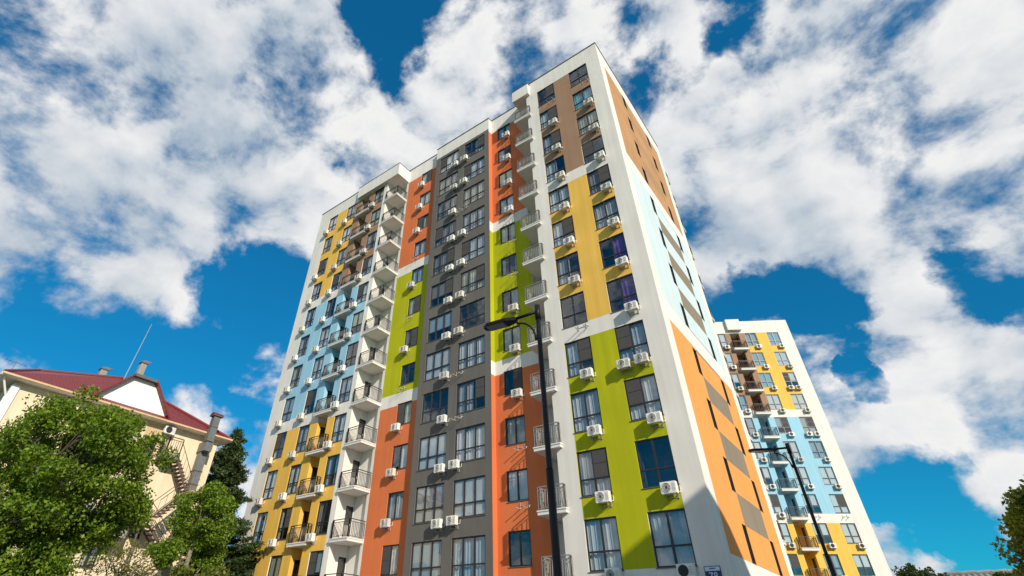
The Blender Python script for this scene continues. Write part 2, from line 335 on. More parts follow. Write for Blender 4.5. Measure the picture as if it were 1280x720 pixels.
def holes(cols, h=SILL, dz=0, d=INS): return [(c[0], c[1], head(r) + dz - h, head(r) + dz, d) for c in cols for r in range(1, 13)]
# --- right block
mb = MB()
def mat_r(u, z):
    if COL['a'][0] < u < COL['b'][1]:
        c = zone(z, ('brown', 'yellow', 'green'))
        if c: return M[c]
    return M['white']
wall(mb, (0, 0, 0), (1, 0, 0), (0, -1, 0), XRC, 0, 0, ROOF, mat_r, holes((COL['a'], COL['b'])) + [(-5.2, -2.0, .3, 3.0, .3, M['white'])], ub=[COL['a'][0], COL['b'][1]], zb=ZB)
mb.quad((-5.2, .3, .3), (-2, .3, .3), (-2, .3, 3), (-5.2, .3, 3), M['room'])
mb.quad((XRC, 0, 0), (XRC, 0, ROOF), (XRC, RY + .6, ROOF), (XRC, RY + .6, 0), M['white'])
w = mb.obj('wall', tower); w['label'] = 'front wall striped brown, yellow and lime green between white edges'
# --- left block
mb = MB(); NI = (-27.3, -26.15)                # recessed strip of the small balconies
def mat_l(u, z):
    if COL['c'][0] < u < COL['e'][1]:
        c = zone(z, ('yellow' if u < COL['d'][1] else 'brown', 'blue', 'yellow'))
        if c: return M[c]
    return M['white']
nz0, nz1 = 3.9, head(1) + .02
wall(mb, (0, 0, 0), (1, 0, 0), (0, -1, 0), XL, XLC, 0, ROOFL, mat_l, holes((COL['c'], COL['d'], COL['e'])) + [(NI[0], NI[1], nz0, nz1, .01)], ub=[COL['c'][0], COL['d'][1], COL['e'][1]], zb=ZB)
for (o, ud, n, a, b) in (((NI[0], 0, 0), (0, 1, 0), (1, 0, 0), 0, 1.5), ((NI[1], 0, 0), (0, 1, 0), (-1, 0, 0), 0, 1.5), ((0, 1.5, 0), (1, 0, 0), (0, -1, 0), NI[0], NI[1])):
    dh = [(.36, 1.12, FL(r), FL(r) + 2.15, .03) for r in range(1, 13)] if n[0] == 1 else []
    wall(mb, o, ud, n, a, b, nz0, nz1, lambda u, z: M[zone(z, ('brown', 'blue', 'yellow')) or 'white'], dh, zb=ZB)
mb.quad((NI[0], 0, nz1), (NI[1], 0, nz1), (NI[1], 1.5, nz1), (NI[0], 1.5, nz1), M['white']); mb.quad((NI[0], 0, nz0), (NI[1], 0, nz0), (NI[1], 1.5, nz0), (NI[0], 1.5, nz0), M['white'])
wall(mb, (XL, 0, 0), (0, 1, 0), (-1, 0, 0), 0, DEP, 0, ROOFL, lambda u, z: M['white'])
# right-facing flank of the left block with the balcony doors, and the white niche
ND = 1.54
wall(mb, (XLC, 0, 0), (0, 1, 0), (1, 0, 0), 0, ND, 0, ROOFL, lambda u, z: M['white'], [(.86, ND - .03, FL(r), FL(r) + 2.15, .03) for r in range(1, 13)])
wall(mb, (0, ND, 0), (1, 0, 0), (0, -1, 0), XLC, OR0 - .26, 0, ROOF, lambda u, z: M['white'])
mb.box(OR0 - .26, OR0, RY, ND + .1, 0, ROOF - .003, M['white'])
w = mb.obj('wall', tower); w['label'] = 'front wall of yellow, blue and brown panels with recessed balcony strip'
# --- grey block
mb = MB()
def mat_g(u, z): return M['grey'] if z < head(1) + .34 else M['white']
gh = holes((G1, G2), SILL - .02)
wall(mb, (0, GY, 0), (1, 0, 0), (0, -1, 0), XG0, XG1, 0, ROOF, mat_g, gh, zb=[head(1) + .34])
def mat_strip(u, z): return M[zone(z, ('orange', 'green', 'orange')) or 'white']
wall(mb, (XG1, 0, 0), (0, 1, 0), (1, 0, 0), GY, RY, 0, ROOF, mat_strip, zb=ZB)
wall(mb, (XG0, 0, 0), (0, 1, 0), (-1, 0, 0), GY, RY, 0, ROOF, mat_strip, zb=ZB)
w = mb.obj('wall', tower); w['label'] = 'dark grey centre wall with paired three-light windows'
# --- recessed orange and green strips
for cols, a, b, lab in ((RL, OR0, XG0, 'orange and lime strip between the white corner balconies and the grey wall'), (RR, XG1, OR1, 'orange and lime strip shaded by the balconies beside the lamp')):
    mb = MB(); wall(mb, (0, RY, 0), (1, 0, 0), (0, -1, 0), a, b, 0, ROOF, mat_strip, [(cols[0], cols[1], head(r) + .1 - 1.6, head(r) + .1, INS) for r in range(1, 13)], zb=ZB)
    if a == XG1:
        wall(mb, (OR1, 0, 0), (0, 1, 0), (1, 0, 0), RY, RY + .6, 0, ROOF, lambda u, z: M['white']); wall(mb, (0, RY + .6, 0), (1, 0, 0), (0, -1, 0), OR1, XRC, 0, ROOF, lambda u, z: M['white'])
    w = mb.obj('wall', tower); w['label'] = lab
# --- right-hand flank
S1, S2 = (4.46, 5.14), (9.70, 10.42); SH = 1.55
def mat_s(u, z):
    y0, y1 = 1.1, 12.35
    if y0 < u < y1:
        mid = S1[1] < u < S2[0]
        for (lo, hi, c, pc) in ((28.75, 39.25, 'tan', 'tandark'), (16.75, 27.45, 'paleblue', 'taupe'), (4.8, 15.55, 'apricot', 'taupe')):
            if lo < z < hi:
                if mid:
                    for r in range(1, 13):
                        if head(r + 1) < z < head(r) - SH and z > lo: return M[pc]
                return M[c]
    return M['white']
mb = MB()
zs = [28.75, 39.25, 16.75, 27.45, 4.8, 15.55]
wall(mb, (0, 0, 0), (0, 1, 0), (1, 0, 0), 0, DEP, 0, ROOF, mat_s, [(s[0], s[1], head(r) - SH, head(r), .20, M['frame']) for s in (S1, S2) for r in range(1, 13)], ub=[1.1, 12.35, S1[1], S2[0]], zb=zs + [head(r) for r in range(1, 14)] + [head(r) - SH for r in range(1, 13)])
w = mb.obj('wall', tower); w['label'] = 'blind side wall with tan, pale blue and apricot panels and slit windows'
# --- back, roofs
mb = MB(); wall(mb, (0, DEP, 0), (1, 0, 0), (0, 1, 0), XL, 0, 0, ROOFL - .01, lambda u, z: M['white'])
mb.quad((XL, DEP, ROOFL - .01), (0, DEP, ROOFL - .01), (0, DEP, ROOF), (XL, DEP, ROOF), M['white'])
w = mb.obj('wall', tower); w['label'] = 'plain white rear wall'
mb = MB(); PH = .9
for x0, x1, y0, z in ((XL, XLC, 0, ROOFL), (XLC, XRC, RY + .4, ROOF), (XG0, XG1, GY, ROOF), (XRC, 0, 0, ROOF)):
    mb.quad((x0 + .05, y0 + .05, z - PH), (x1 - .05, y0 + .05, z - PH), (x1 - .05, DEP - .05, z - PH), (x0 + .05, DEP - .05, z - PH), M['concrete'])
mb.obj('roof', tower)
mb = MB(); T = .07
def cop(x0, x1, y0, y1, z): mb.box(min(x0, x1), max(x0, x1), min(y0, y1), max(y0, y1), z + .003, z + T, M['coping'])
cop(XL - .05, XLC, -.05, .3, ROOFL); cop(XL - .05, XL + .3, .302, DEP + .05, ROOFL); cop(XLC - .3, XLC + .04, .302, ND, ROOFL); cop(XLC + .045, XG0 - .045, RY - .05, RY + .3, ROOF); cop(XG0 - .04, XG1 + .04, GY - .05, GY + .3, ROOF)
cop(XG1 + .045, XRC - .045, RY - .05, RY + .3, ROOF); cop(XRC - .04, .05, -.05, .3, ROOF); cop(-.3, .05, .302, DEP + .05, ROOF); cop(XL + .305, -.305, DEP - .3, DEP + .05, ROOF)
mb.obj('coping', tower)
# --- canopies over the top balconies
def canopy(x0, x1, y0, y1, z0, z1):
    mb = MB(); mb.box(x0, x1, y0, y1, z0, z1, M['white']); mb.box(x0 - .03, x1 + .03, y0 - .03, y1, z1 + .002, z1 + .06, M['coping'])
    mb.obj('canopy', tower)
canopy(-27.75, OR0 - .02, -.36, -.004, head(1) + .09, ROOFL); canopy(XLC + .004, OR0 - .02, -.003, ND - .004, head(1) + .09, ROOFL)
canopy(-7.95, XRC + .38, -.30, -.004, head(1) + .22, 40.95); canopy(-7.95, XRC - .004, -.003, RY + .55, head(1) + .22, 40.95)
# --- windows
VAR_A = {2: (0, 0), 3: (0, 4), 5: (0, 0), 6: (2, 0), 7: (2, 4), 8: (7, 0), 9: (2, 1), 10: (0, 0), 11: (0, 4), 12: (0, 0), 1: (7, 0), 4: (2, 0)}
VAR_B = {1: (7, 0), 2: (0, 6), 3: (0, 2), 4: (7, 0), 5: (0, 3), 6: (0, 4), 7: (3, 5), 8: (3, 5), 9: (0, 1), 10: (0, 0), 11: (7, 0), 12: (0, 1)}
for cn in 'abcde':
    x0, x1 = COL[cn]
    for r in range(1, 13):
        v = {'a': VAR_A, 'b': VAR_B}.get(cn, {}).get(r, (None, None))
        net = {('a', 9): 1, ('a', 8): -1, ('b', 10): 0, ('b', 9): 0, ('b', 11): -1}.get((cn, r))
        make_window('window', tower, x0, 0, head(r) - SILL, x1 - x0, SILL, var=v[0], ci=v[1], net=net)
for g in (G1, G2):
    for r in range(1, 13): make_window('wide_window', tower, g[0], GY, head(r) - SILL + .02, g[1] - g[0], SILL - .02, lights=3)
for q in (RL, RR):
    for r in range(1, 13): make_window('narrow_window', tower, q[0], RY, head(r) + .1 - 1.6, q[1] - q[0], 1.6, transom=False, net=wr.choice([-1, -1, 0, 1, 1]), ci=wr.choice([0, 9, 9, 1, 2, 8]))
for s in (S1, S2):
    for r in range(1, 13): make_window('slit_window', tower, -.03, s[0], head(r) - SH, s[1] - s[0], SH, lights=1, transom=False, rz=PI / 2, var=7, net=-1)
# --- balconies
for r in range(1, 13):
    z = FL(r)
    balcony(tower, XLC + .02, OR0 - .03, -.16, ND - .05, z, left=-.03, key='corner_l')
    balcony(tower, -7.9, XRC + .36, -.26, -.006, z, left=True, right=True, key='corner_r', mat='railsunlit')
    mbk = 'corner_r_inner'
    balcony(tower, -7.9, XRC - .006, -.004, RY + .5, z, left=RY - .05, right=False, front=False, key=mbk, mat='railsunlit')
    balcony(tower, NI[0] - .25, NI[1] + .62, -.36, -.005, z, key='loggia', niche=(NI[0] + .004, NI[1] - .004))
    make_door(tower, XLC - .02, .87, z, w=.63, rz=PI / 2); make_door(tower, NI[0] - .02, .37, z, w=.74, rz=PI / 2)
    balcony(tower, -2.2, -.03, DEP + .006, DEP + 1.0, z, front=False, back=True, key='rear', left=True)
mb = MB(); mb.tube([(OR0 - .4, RY + .4, 0), (OR0 - .4, RY + .4, ROOF - 2)], .05, M['whitepaint'], 8); mb.obj('drain_pipe', tower, True)
# --- roof vents
for (x, y, w_, d_, h_, m) in ((-15.3, 3.4, 1.6, 1.2, 2.0, 'coping'), (-20.6, 3.2, .8, .8, 1.55, 'whitepaint')):
    mb = MB(); mb.box(x - w_ / 2, x + w_ / 2, y - d_ / 2, y + d_ / 2, ROOF - PH, ROOF + h_ - .9, M[m]); mb.box(x - w_ / 2 - .15, x + w_ / 2 + .15, y - d_ / 2 - .15, y + d_ / 2 + .15, ROOF + h_ - .897, ROOF + h_ - .78, M['coping']); mb.obj('roof_vent', tower)
# --- air conditioners
GA = 'air conditioners on the near tower'
def acs(rows, x, y, where, dz=-SILL - .42, rows_br=(), fans={}):
    for r in rows:
        make_ac(tower, x, y, head(r) + dz, 'white air conditioner %s, %s' % (ORD[r] + ' floor from the top' if r > 1 else 'on the top floor', where), GA, fans.get(r, 'acgrey'))
    for r in rows_br: bracket(tower, x, y, head(r) + dz)
acs([2, 3, 4, 5, 6, 7, 9, 10, 11, 12], COL['a'][1] - .36, 0, "lime block's column beside the balconies", rows_br=[1, 8])
acs([2, 3, 4, 5, 6, 7, 8, 10, 11, 12], COL['b'][1] - .36, 0, "lime block's column at the bare corner", rows_br=[1], fans={12: 'acdark'})
make_ac(tower, COL['b'][1] - .40, 0, head(9) - SILL - .42, 'right of two paired air conditioners on the topmost lime green wall of the corner', GA)
make_ac(tower, COL['b'][1] - 1.33, 0, head(9) - SILL - .46, 'left of two paired air conditioners on the topmost lime green wall of the corner', GA)
acs(list(range(1, 13)), G1[1] - .22, GY, "grey wall's column nearer the white niche")
acs([1, 2, 4, 5, 6, 7, 10, 11], G2[0] + .20, GY, "grey wall, between its window columns", rows_br=[3, 8, 9, 12], dz=-SILL - .36)
acs([1, 2, 3, 5, 7, 9, 10, 11], RL[0] + .30, RY, "sunny orange and lime strip", dz=-1.6 - .35, rows_br=[4, 6, 8])
acs([1, 2, 3, 4, 7, 8, 9], RR[1] - .30, RY, "shaded orange strip behind the lamp", dz=-1.6 - .30, rows_br=[5, 6, 10, 11])
acs([1, 3, 4, 5, 6, 7, 8, 9, 10, 11], COL['c'][0] + .18, 0, "yellow and blue wall's outermost column")
acs(list(range(1, 12)), COL['d'][0] + .16, 0, "yellow and blue wall's middle column")
acs(list(range(1, 12)), COL['e'][0] + .10, 0, "yellow wall beside the white niche")

# --- house number plate (a plate screwed to the wall)
sg = thing('house_number_plate', 'navy house number plate 78 on the white corner of the tower', 'sign', (TX, TY, 0))
mb = MB(); px0, px1, pz0, pz1 = -.82, -.22, 3.68, 4.28
mb.box(px0, px1, -.03, -.004, pz0, pz1, M['navy']); mb.obj('plate', sg)
mb = MB(); mb.box(px0 + .025, px1 - .025, -.034, -.031, pz1 - .16, pz1 - .025, M['signwhite']); mb.box(px0 + .2, px1 - .18, -.037, -.035, pz1 - .10, pz1 - .065, M['signtext']); mb.obj('name_strip', sg)
cu = bpy.data.curves.new('number', 'FONT'); cu.body = '78'; cu.size = .34; cu.align_x = 'CENTER'; cu.extrude = .004; cu.materials.append(M['signwhite'])
to0 = bpy.data.objects.new('number', cu); C.objects.link(to0); bpy.context.view_layer.update(); nm_ = bpy.data.meshes.new_from_object(to0); bpy.data.objects.remove(to0); nm_.materials.clear(); nm_.materials.append(M['signwhite'])
to = link('number', nm_, sg, ((px0 + px1) / 2, -.036, pz0 + .16)); to.rotation_euler = (PI / 2, 0, 0)

# ================================================================== the far tower
BX, BY, BA = -8.206, 72.725, 0.5572
far = thing('apartment_tower', 'more distant sunlit apartment tower with white corner and yellow, blue and brown panels', 'apartment building', (BX, BY, 0), BA); RT[far.name] = ((BX, BY, 0), BA)
dB = 35.833 + 1.6 - head(1)
hb = lambda r: head(r) + dB
CB = dict(k=(-8.6, -7.1), l=(-4.15, -2.62), m=(0, 1.531), n=(2.95, 4.512)); SB = 6.15; LB = -12.0; NB = (-1.95, -.75); RB = 37.72 + 1.6; HB = 1.98
def zoneb(z, cols): return zone(z - dB, cols)
ZBB = [x + dB for x in ZB]
def mat_b(u, z):
    if CB['k'][0] < u < CB['n'][1]:
        c = zoneb(z, ('yellow' if u > 0 else 'brown', 'blue', 'yellow'))
        if c: return M[c]
    return M['white']
mb = MB(); n0, n1 = 2.2, hb(1) + .02
wall(mb, (0, 0, 0), (1, 0, 0), (0, -1, 0), LB, SB, 0, RB, mat_b, [(c[0], c[1], hb(r) - HB, hb(r), INS) for c in CB.values() for r in range(1, 12)] + [(NB[0], NB[1], n0, n1, .01)], ub=[CB['k'][0], 0, CB['n'][1]], zb=ZBB)
for (o, ud, n, a, b) in (((NB[0], 0, 0), (0, 1, 0), (1, 0, 0), 0, 1.5), ((NB[1], 0, 0), (0, 1, 0), (-1, 0, 0), 0, 1.5), ((0, 1.5, 0), (1, 0, 0), (0, -1, 0), NB[0], NB[1])):
    dh = [(.45, 1.2, hb(r) - 2.45, hb(r) - .3, .03) for r in range(1, 12)] if n[0] == -1 else []
    wall(mb, o, ud, n, a, b, n0, n1, lambda u, z: M[zoneb(z, ('brown', 'blue', 'yellow')) or 'white'], dh, zb=ZBB)
mb.quad((NB[0], 0, n1), (NB[1], 0, n1), (NB[1], 1.5, n1), (NB[0], 1.5, n1), M['white'])
wall(mb, (SB, 0, 0), (0, 1, 0), (1, 0, 0), 0, 13, 0, RB, lambda u, z: M['white']); wall(mb, (LB, 0, 0), (0, 1, 0), (-1, 0, 0), 0, 13, 0, RB, lambda u, z: M['white']); wall(mb, (0, 13, 0), (1, 0, 0), (0, 1, 0), LB, SB, 0, RB, lambda u, z: M['white'])
mb.obj('wall', far)
mb = MB(); mb.quad((LB + .05, .05, RB - .8), (SB - .05, .05, RB - .8), (SB - .05, 12.95, RB - .8), (LB + .05, 12.95, RB - .8), M['concrete']); mb.obj('roof', far)
mb = MB(); mb.box(NB[0] - .2, NB[1] + .45, -.45, -.004, hb(1) + .35, RB + .12, M['white']); mb.obj('canopy', far)
mb = MB(); mb.box(-3.2, -2.2, .8, 2, RB - .8, RB + .5, M['coping']); mb.obj('roof_vent', far)
for cn, c in CB.items():
    for r in range(1, 12):
        make_window('window', far, c[0], 0, hb(r) - HB, c[1] - c[0], HB, pane='glass2', ci=wr.choice([0, 9, 9, 9, 9, 1, 4]), var=wr.choice([0, 4, 4, 4, 4, 4, 6]), net=wr.choice([-1, -1, -1, 0, 1]))
for r in range(1, 12):
    balcony(far, NB[0] - .2, NB[1] + .45, -.55, -.005, hb(r) - 2.5, key='far_loggia', zth=.26, niche=(NB[0] + .004, NB[1] - .004)); make_door(far, NB[1] + .02, 1.2, hb(r) - 2.45, rz=-PI / 2)
GF = 'air conditioners on the far tower'
for cn, where, rows in (('n', 'column at its white edge', [1, 2, 4, 6, 7, 9, 10, 11]), ('m', 'column right of its balconies', [1, 2, 3, 4, 5, 6, 7, 9, 10]), ('l', 'column left of its balconies', [1, 2, 3, 4, 5, 6, 7, 8, 9])):
    for r in rows: make_ac(far, CB[cn][1] - .30, 0, hb(r) - HB - .5, 'small air conditioner on the far tower, %s, %s floor down' % (where, ORD[r]), GF, 'acdark')
for r in (3, 5):
    for i in (0, 1): make_ac(far, CB['n'][1] - .30 - .9 * i, 0, hb(r) - HB - .5, '%s of two side-by-side air conditioners on the far tower\'s %s panel' % (('right', 'left')[i], 'yellow' if r == 3 else 'blue'), GF, 'acdark')
for r in (8,):
    for cn in 'mn': bracket(far, CB[cn][0] + .8, 0, hb(r) - HB - .5)
# ================================================================== ground and road
def sheet(name, x0, x1, y0, y1, z, mat, kind='structure'):
    mb = MB(); mb.quad((x0, y0, z), (x1, y0, z), (x1, y1, z), (x0, y1, z), M[mat]); o = mb.obj(name); o['kind'] = kind; return o
sheet('ground', -900, 900, -900, 1200, 0, 'lawn')
sheet('pavement', -60, 14, 5.5, 44, .12, 'pave'); sheet('road', -300, 300, -7, 4.8, .004, 'asphalt')
sheet('side_road', 3.5, 9.5, 4.8, 140, .130, 'asphalt')
mb = MB(); mb.box(-60, 3.4, 4.8, 5.49, .0, .13, M['kerb']); structure(mb.obj('kerb'))
mb = MB()
for i in range(40): mb.quad((-80 + i * 4, -1.2, .009), (-78 + i * 4, -1.2, .009), (-78 + i * 4, -1.05, .009), (-80 + i * 4, -1.05, .009), M['line'])
structure(mb.obj('road_marking'))

# ================================================================== the old house on the left
HX = -35.0; Z0 = 1.6
hs = thing('house', 'old beige house with red tiled roof, white gable and outside stairs behind the leafy tree', 'house', (HX, 5.15, 0))
def hp(y, z): return y * 35 / 34.4 - 5.15, z * 35 / 34.4 + Z0          # survey point on the facade -> local y, z
WY1 = 11.9; WH = 12.55; WD = -10.0
mb = MB(); B_ = M['beige']
def hmat(u, z): return M['sand'] if 7.2 < u < 8.25 and 9.3 < z < 12.4 else M['beige']
hw = [(6.55, 7.35, 4.55, 5.75 + .0, .2), (2.0, 3.1, 8.6, 10.1, .2), (7.3, 8.1, 9.6, 11.6, .2), (2.0, 3.1, 5.2, 6.7, .2), (8.45, 9.1, 6.2, 8.2, .2)]
wall(mb, (0, 0, 0), (0, 1, 0), (1, 0, 0), 0, WY1, 0, WH, hmat, hw, ub=[7.2, 8.25], zb=[9.3, 12.4])
wall(mb, (0, 0, 0), (1, 0, 0), (0, -1, 0), WD, 0, 0, WH, lambda u, z: B_, [(-3.4, -2.2, 8.6, 10.1, .2), (-3.4, -2.2, 5.4, 6.9, .2), (-7.2, -6, 8.6, 10.1, .2)])
wall(mb, (0, WY1, 0), (1, 0, 0), (0, 1, 0), WD, 0, 0, WH, lambda u, z: M['cream']); wall(mb, (WD, 0, 0), (0, 1, 0), (-1, 0, 0), 0, WY1, 0, WH, lambda u, z: B_)
mb.obj('wall', hs)
mb = MB()
for u, v, zz in ((0, .05, 0),): mb.box(.004, .09, -.06, .30, 0, WH - .25, M['whitepaint']); mb.box(-.30, .003, -.06, -.004, 0, WH - .25, M['whitepaint'])
mb.obj('corner_trim', hs)
for (u0, u1, z0, z1, d) in hw: make_window('window', hs, 0, u0, z0, u1 - u0, z1 - z0, transom=False, rz=PI / 2)
for (u0, z0) in ((-3.4, 8.6), (-3.4, 5.4), (-7.2, 8.6)): make_window('window', hs, u0, 0, z0, 1.2, 1.5, transom=False)
# roof: hipped, eaves 0.6 m proud; soffit and gutter
ex, ey0, ey1, ez, rz_ = .6, -.72, 12.45, 12.62, 15.25; RX = -5.0; ry0, ry1 = 1.55, 9.2; wx = WD - .6
A_, B2, C_, D_ = (ex, ey0, ez), (ex, ey1, ez), (wx, ey1, ez), (wx, ey0, ez); R0, R1 = (RX, 1.5, 15.05), (RX, 6.2, 16.25)
mb = MB(); rt = M['rooftile']; mb.poly([A_, B2, R1], rt); mb.poly([A_, R1, R0], rt); mb.poly([B2, C_, R1], rt); mb.poly([C_, D_, R0], rt); mb.poly([C_, R0, R1], rt); mb.poly([D_, A_, R0], rt)
up = lambda p, h=.09: (p[0], p[1], p[2] + h)
for p, q in ((R0, R1), (A_, R0), (B2, R1), (C_, R1), (D_, R0)): mb.tube([up(p, .03), up(q, .03)], .11, M['trim'], 6)
roof = mb.obj('roof', hs)
mb = MB(); mb.box(wx, ex - .001, ey0 + .001, ey1 - .001, ez - .10, ez - .012, M['cream']); mb.obj('soffit', hs)
mb = MB(); mb.box(ex, ex + .08, ey0 - .08, ey1 + .08, ez - .09, ez + .01, M['sand']); mb.box(wx, ex, ey0 - .1, ey0, ez - .14, ez + .01, M['cream']); mb.box(wx, ex, ey1, ey1 + .1, ez - .14, ez + .01, M['cream']); mb.obj('gutter', hs)
# clipped gable
g0, g1, gt0, gt1, gz0, gz1 = 3.75, 7.95, 5.25, 6.62, 12.95, 14.72
gx = .05; back = -4.6
mb = MB(); mb.prism([(gx, g0, gz0 - .3), (gx, g1, gz0 - .3), (gx, g1, gz0), (gx, gt1, gz1), (gx, gt0, gz1), (gx, g0, gz0)], (-.12, 0, 0), M['whitepaint']); mb.obj('gable', hs)
mb = MB(); o_ = .3; e1 = lambda y, z, x: (x, y, z)
def roofslab(p, q, mat=rt, x0=gx + .32, x1=back, t=.1):
    (ya, za), (yb, zb) = p, q; mb.prism([(x0, ya, za), (x0, yb, zb), (x0, yb, zb + t), (x0, ya, za + t)], (x1 - x0, 0, 0), mat)
sl = (gz1 - gz0) / (gt0 - g0)
roofslab((g0 - .35, gz0 - .35 * sl + .02), (gt0, gz1 + .02)); roofslab((gt1, gz1 + .02), (g1 + .3, gz0 - .3 * (gz1 - gz0) / (g1 - gt1) + .02)); roofslab((gt0, gz1 + .02), (gt1, gz1 + .021), M['coping'])
mb.box(gx + .322, gx + .36, gt0, gt1, gz1 - .02, gz1 + .15, M['coping'])
mb.prism([(gx + .33, g0 - .4, gz0 - .45), (gx + .33, gt0, gz1), (gx + .33, gt0, gz1 + .16), (gx + .33, g0 - .4, gz0 - .29)], (.05, 0, 0), M['trim'])
mb.prism([(gx + .33, g1 + .35, gz0 - .40), (gx + .33, gt1, gz1), (gx + .33, gt1, gz1 + .16), (gx + .33, g1 + .35, gz0 - .24)], (.05, 0, 0), M['trim'])
mb.obj('dormer_roof', hs)
def chimney(x, y, z0, z1, w, cap='duct'):
    mb = MB(); mb.box(x - w / 2, x + w / 2, y - w / 2, y + w / 2, z0, z1, M['concrete']); c = mb.obj('chimney', roof)
    mb = MB(); k = w / 2 + .06; mb.box(x - k, x + k, y - k, y + k, z1 + .003, z1 + .07, M['coping'])
    mb.prism([(x - k, y - k, z1 + .075), (x + k, y - k, z1 + .075), (x + k * .2, y, z1 + .28), (x - k * .2, y, z1 + .28)], (0, 2 * k, 0), M[cap]); mb.obj('chimney_cap', roof)
chimney(-1.4, 5.95, 14.3, 16.25, .36); chimney(-5.4, 4.95, 15.3, 16.5, .42)
# ventilation duct standing off the wall
mb = MB(); mb.box(.72, 1.10, 10.60, 11.05, 12.0, 13.62, M['duct']); mb.box(.70, 1.12, 10.58, 11.07, 12.9, 12.96, M['coping']); mb.box(.10, .58, 10.72, 11.18, 3.0, 11.98, M['duct']); mb.box(.06, 1.02, 10.66, 11.14, 11.4, 11.99, M['duct'])
for z in (9.4, 10.2, 6.5): mb.box(.02, .61, 10.69, 11.21, z, z + .06, M['rust'])
mb.box(.62, 1.20, 10.48, 11.17, 13.63, 13.69, M['coping']); mb.prism([(.62, 10.48, 13.71), (1.20, 10.48, 13.71), (1.04, 10.48, 13.86), (.78, 10.48, 13.86)], (0, .69, 0), M['trim'])
mb.obj('ventilation_duct', hs)
# balcony, stairs, lower terrace
mb = MB(); mb.box(.004, 1.1, 8.35, 9.25, 10.42, 10.58, M['stain'])
railing_run(mb, (1.06, 8.38, 10.58), (1.06, 9.22, 10.58), mat='rust', belly=0); railing_run(mb, (.03, 8.38, 10.58), (1.06, 8.38, 10.58), mat='rust', belly=0); mb.obj('balcony', hs)
def flight(y0, z0, y1, z1, x0=.15, x1=1.05):
    n = max(3, int(abs(z1 - z0) / .18))
    for i in range(n):
        y = y0 + (y1 - y0) * i / n; z = z0 + (z1 - z0) * i / n; mb.box(x0, x1, y, y + .26, z - .04, z, M['rust'])
    for x in (x0, x1): mb.tube([(x, y0, z0 - .06), (x, y1, z1 - .06)], .05, M['rust'], 5); mb.tube([(x, y0, z0 + .95), (x, y1, z1 + .95)], .022, M['rust'], 5)
    for i in range(6): t = i / 5; mb.tube([(x1, y0 + (y1 - y0) * t, z0 + (z1 - z0) * t), (x1, y0 + (y1 - y0) * t, z0 + (z1 - z0) * t + .95)], .014, M['rust'], 4)
mb = MB(); flight(9.25, 10.45, 10.45, 8.75); flight(10.2, 8.7, 8.7, 7.0, x0=1.1, x1=2.0); flight(8.7, 7.0, 10.5, 5.4); flight(10.4, 5.4, 8.6, 3.6, x0=1.1, x1=2.0)
mb.box(.1, 2.1, 10.2, 11.1, 8.62, 8.74, M['sand']); mb.box(.1, 2.1, 7.9, 8.75, 6.9, 7.0, M['sand']); mb.box(.1, 2.1, 10.3, 11.3, 5.3, 5.4, M['sand'])
for (y, z) in ((10.9, 8.62), (8.1, 6.9)): mb.tube([(2.0, y, 0), (2.0, y, z)], .05, M['rust'], 6)
mb.obj('outside_stairs', hs)
mb = MB(); mb.box(.004, 1.3, 5.2, 7.85, 5.95, 6.12, M['concrete']); mb.box(1.22, 1.3, 5.2, 7.85, 6.12, 7.25, M['concrete']); mb.box(.004, 1.22, 5.2, 5.28, 6.121, 7.25, M['concrete']); mb.box(.004, 1.22, 7.77, 7.85, 6.121, 7.25, M['concrete']); mb.obj('terrace', hs)
RT[hs.name] = ((HX, 5.15, 0), 0)
p_ = Vector((HX, 5.15 + 8.45, 11.95)); t = thing('air_conditioner', 'lone white air conditioner high on the beige house under its red eaves', 'air conditioner', p_, PI / 2)
for n_, me in zip(('casing', 'fan_grille', 'wall_bracket'), ac_meshes('acdark')): link(n_, me, t)
an = thing('antenna_mast', 'thin tall antenna mast rising from the red roof beside the chimney', 'antenna', (HX - 4.8, 5.15 + 6.2, 16.1))
mb = MB(); mb.tube([(0, 0, 0), (.0, .17, 4.6)], [.03, .014], M['steel'], 6); mb.obj('mast', an)
mb = MB()
for z, l in ((3.9, .12), (4.3, .09)): mb.tube([(0, .15 - l, z), (0, .15 + l, z)], .006, M['steel'], 4)
mb.obj('crossbar', an)
an = thing('television_antenna', 'small wire television antenna on the outer roof corner of the house', 'antenna', (HX + .1, 5.15 - .45, 12.75))
mb = MB(); mb.tube([(0, 0, 0), (0, 0, .75)], .012, M['rust'], 5); mb.tube([(0, -.5, .66), (0, .5, .62)], .008, M['rust'], 4)
for i in range(6): mb.tube([(-.2, -.45 + i * .18, .66 - i * .006), (.2, -.45 + i * .18, .66 - i * .006)], .005, M['rust'], 4)
mb.obj('mast', an)
# white shed roof/porch beam at the extreme left corner
mb = MB(); mb.tube([(.3, -.62, ez - .15), (.02, -.05, ez - 1.0)], .05, M['whitepaint'], 8); mb.tube([(.02, -.08, ez - 1.0), (.02, -.08, 0)], .05, M['whitepaint'], 8); mb.obj('downpipe', hs)

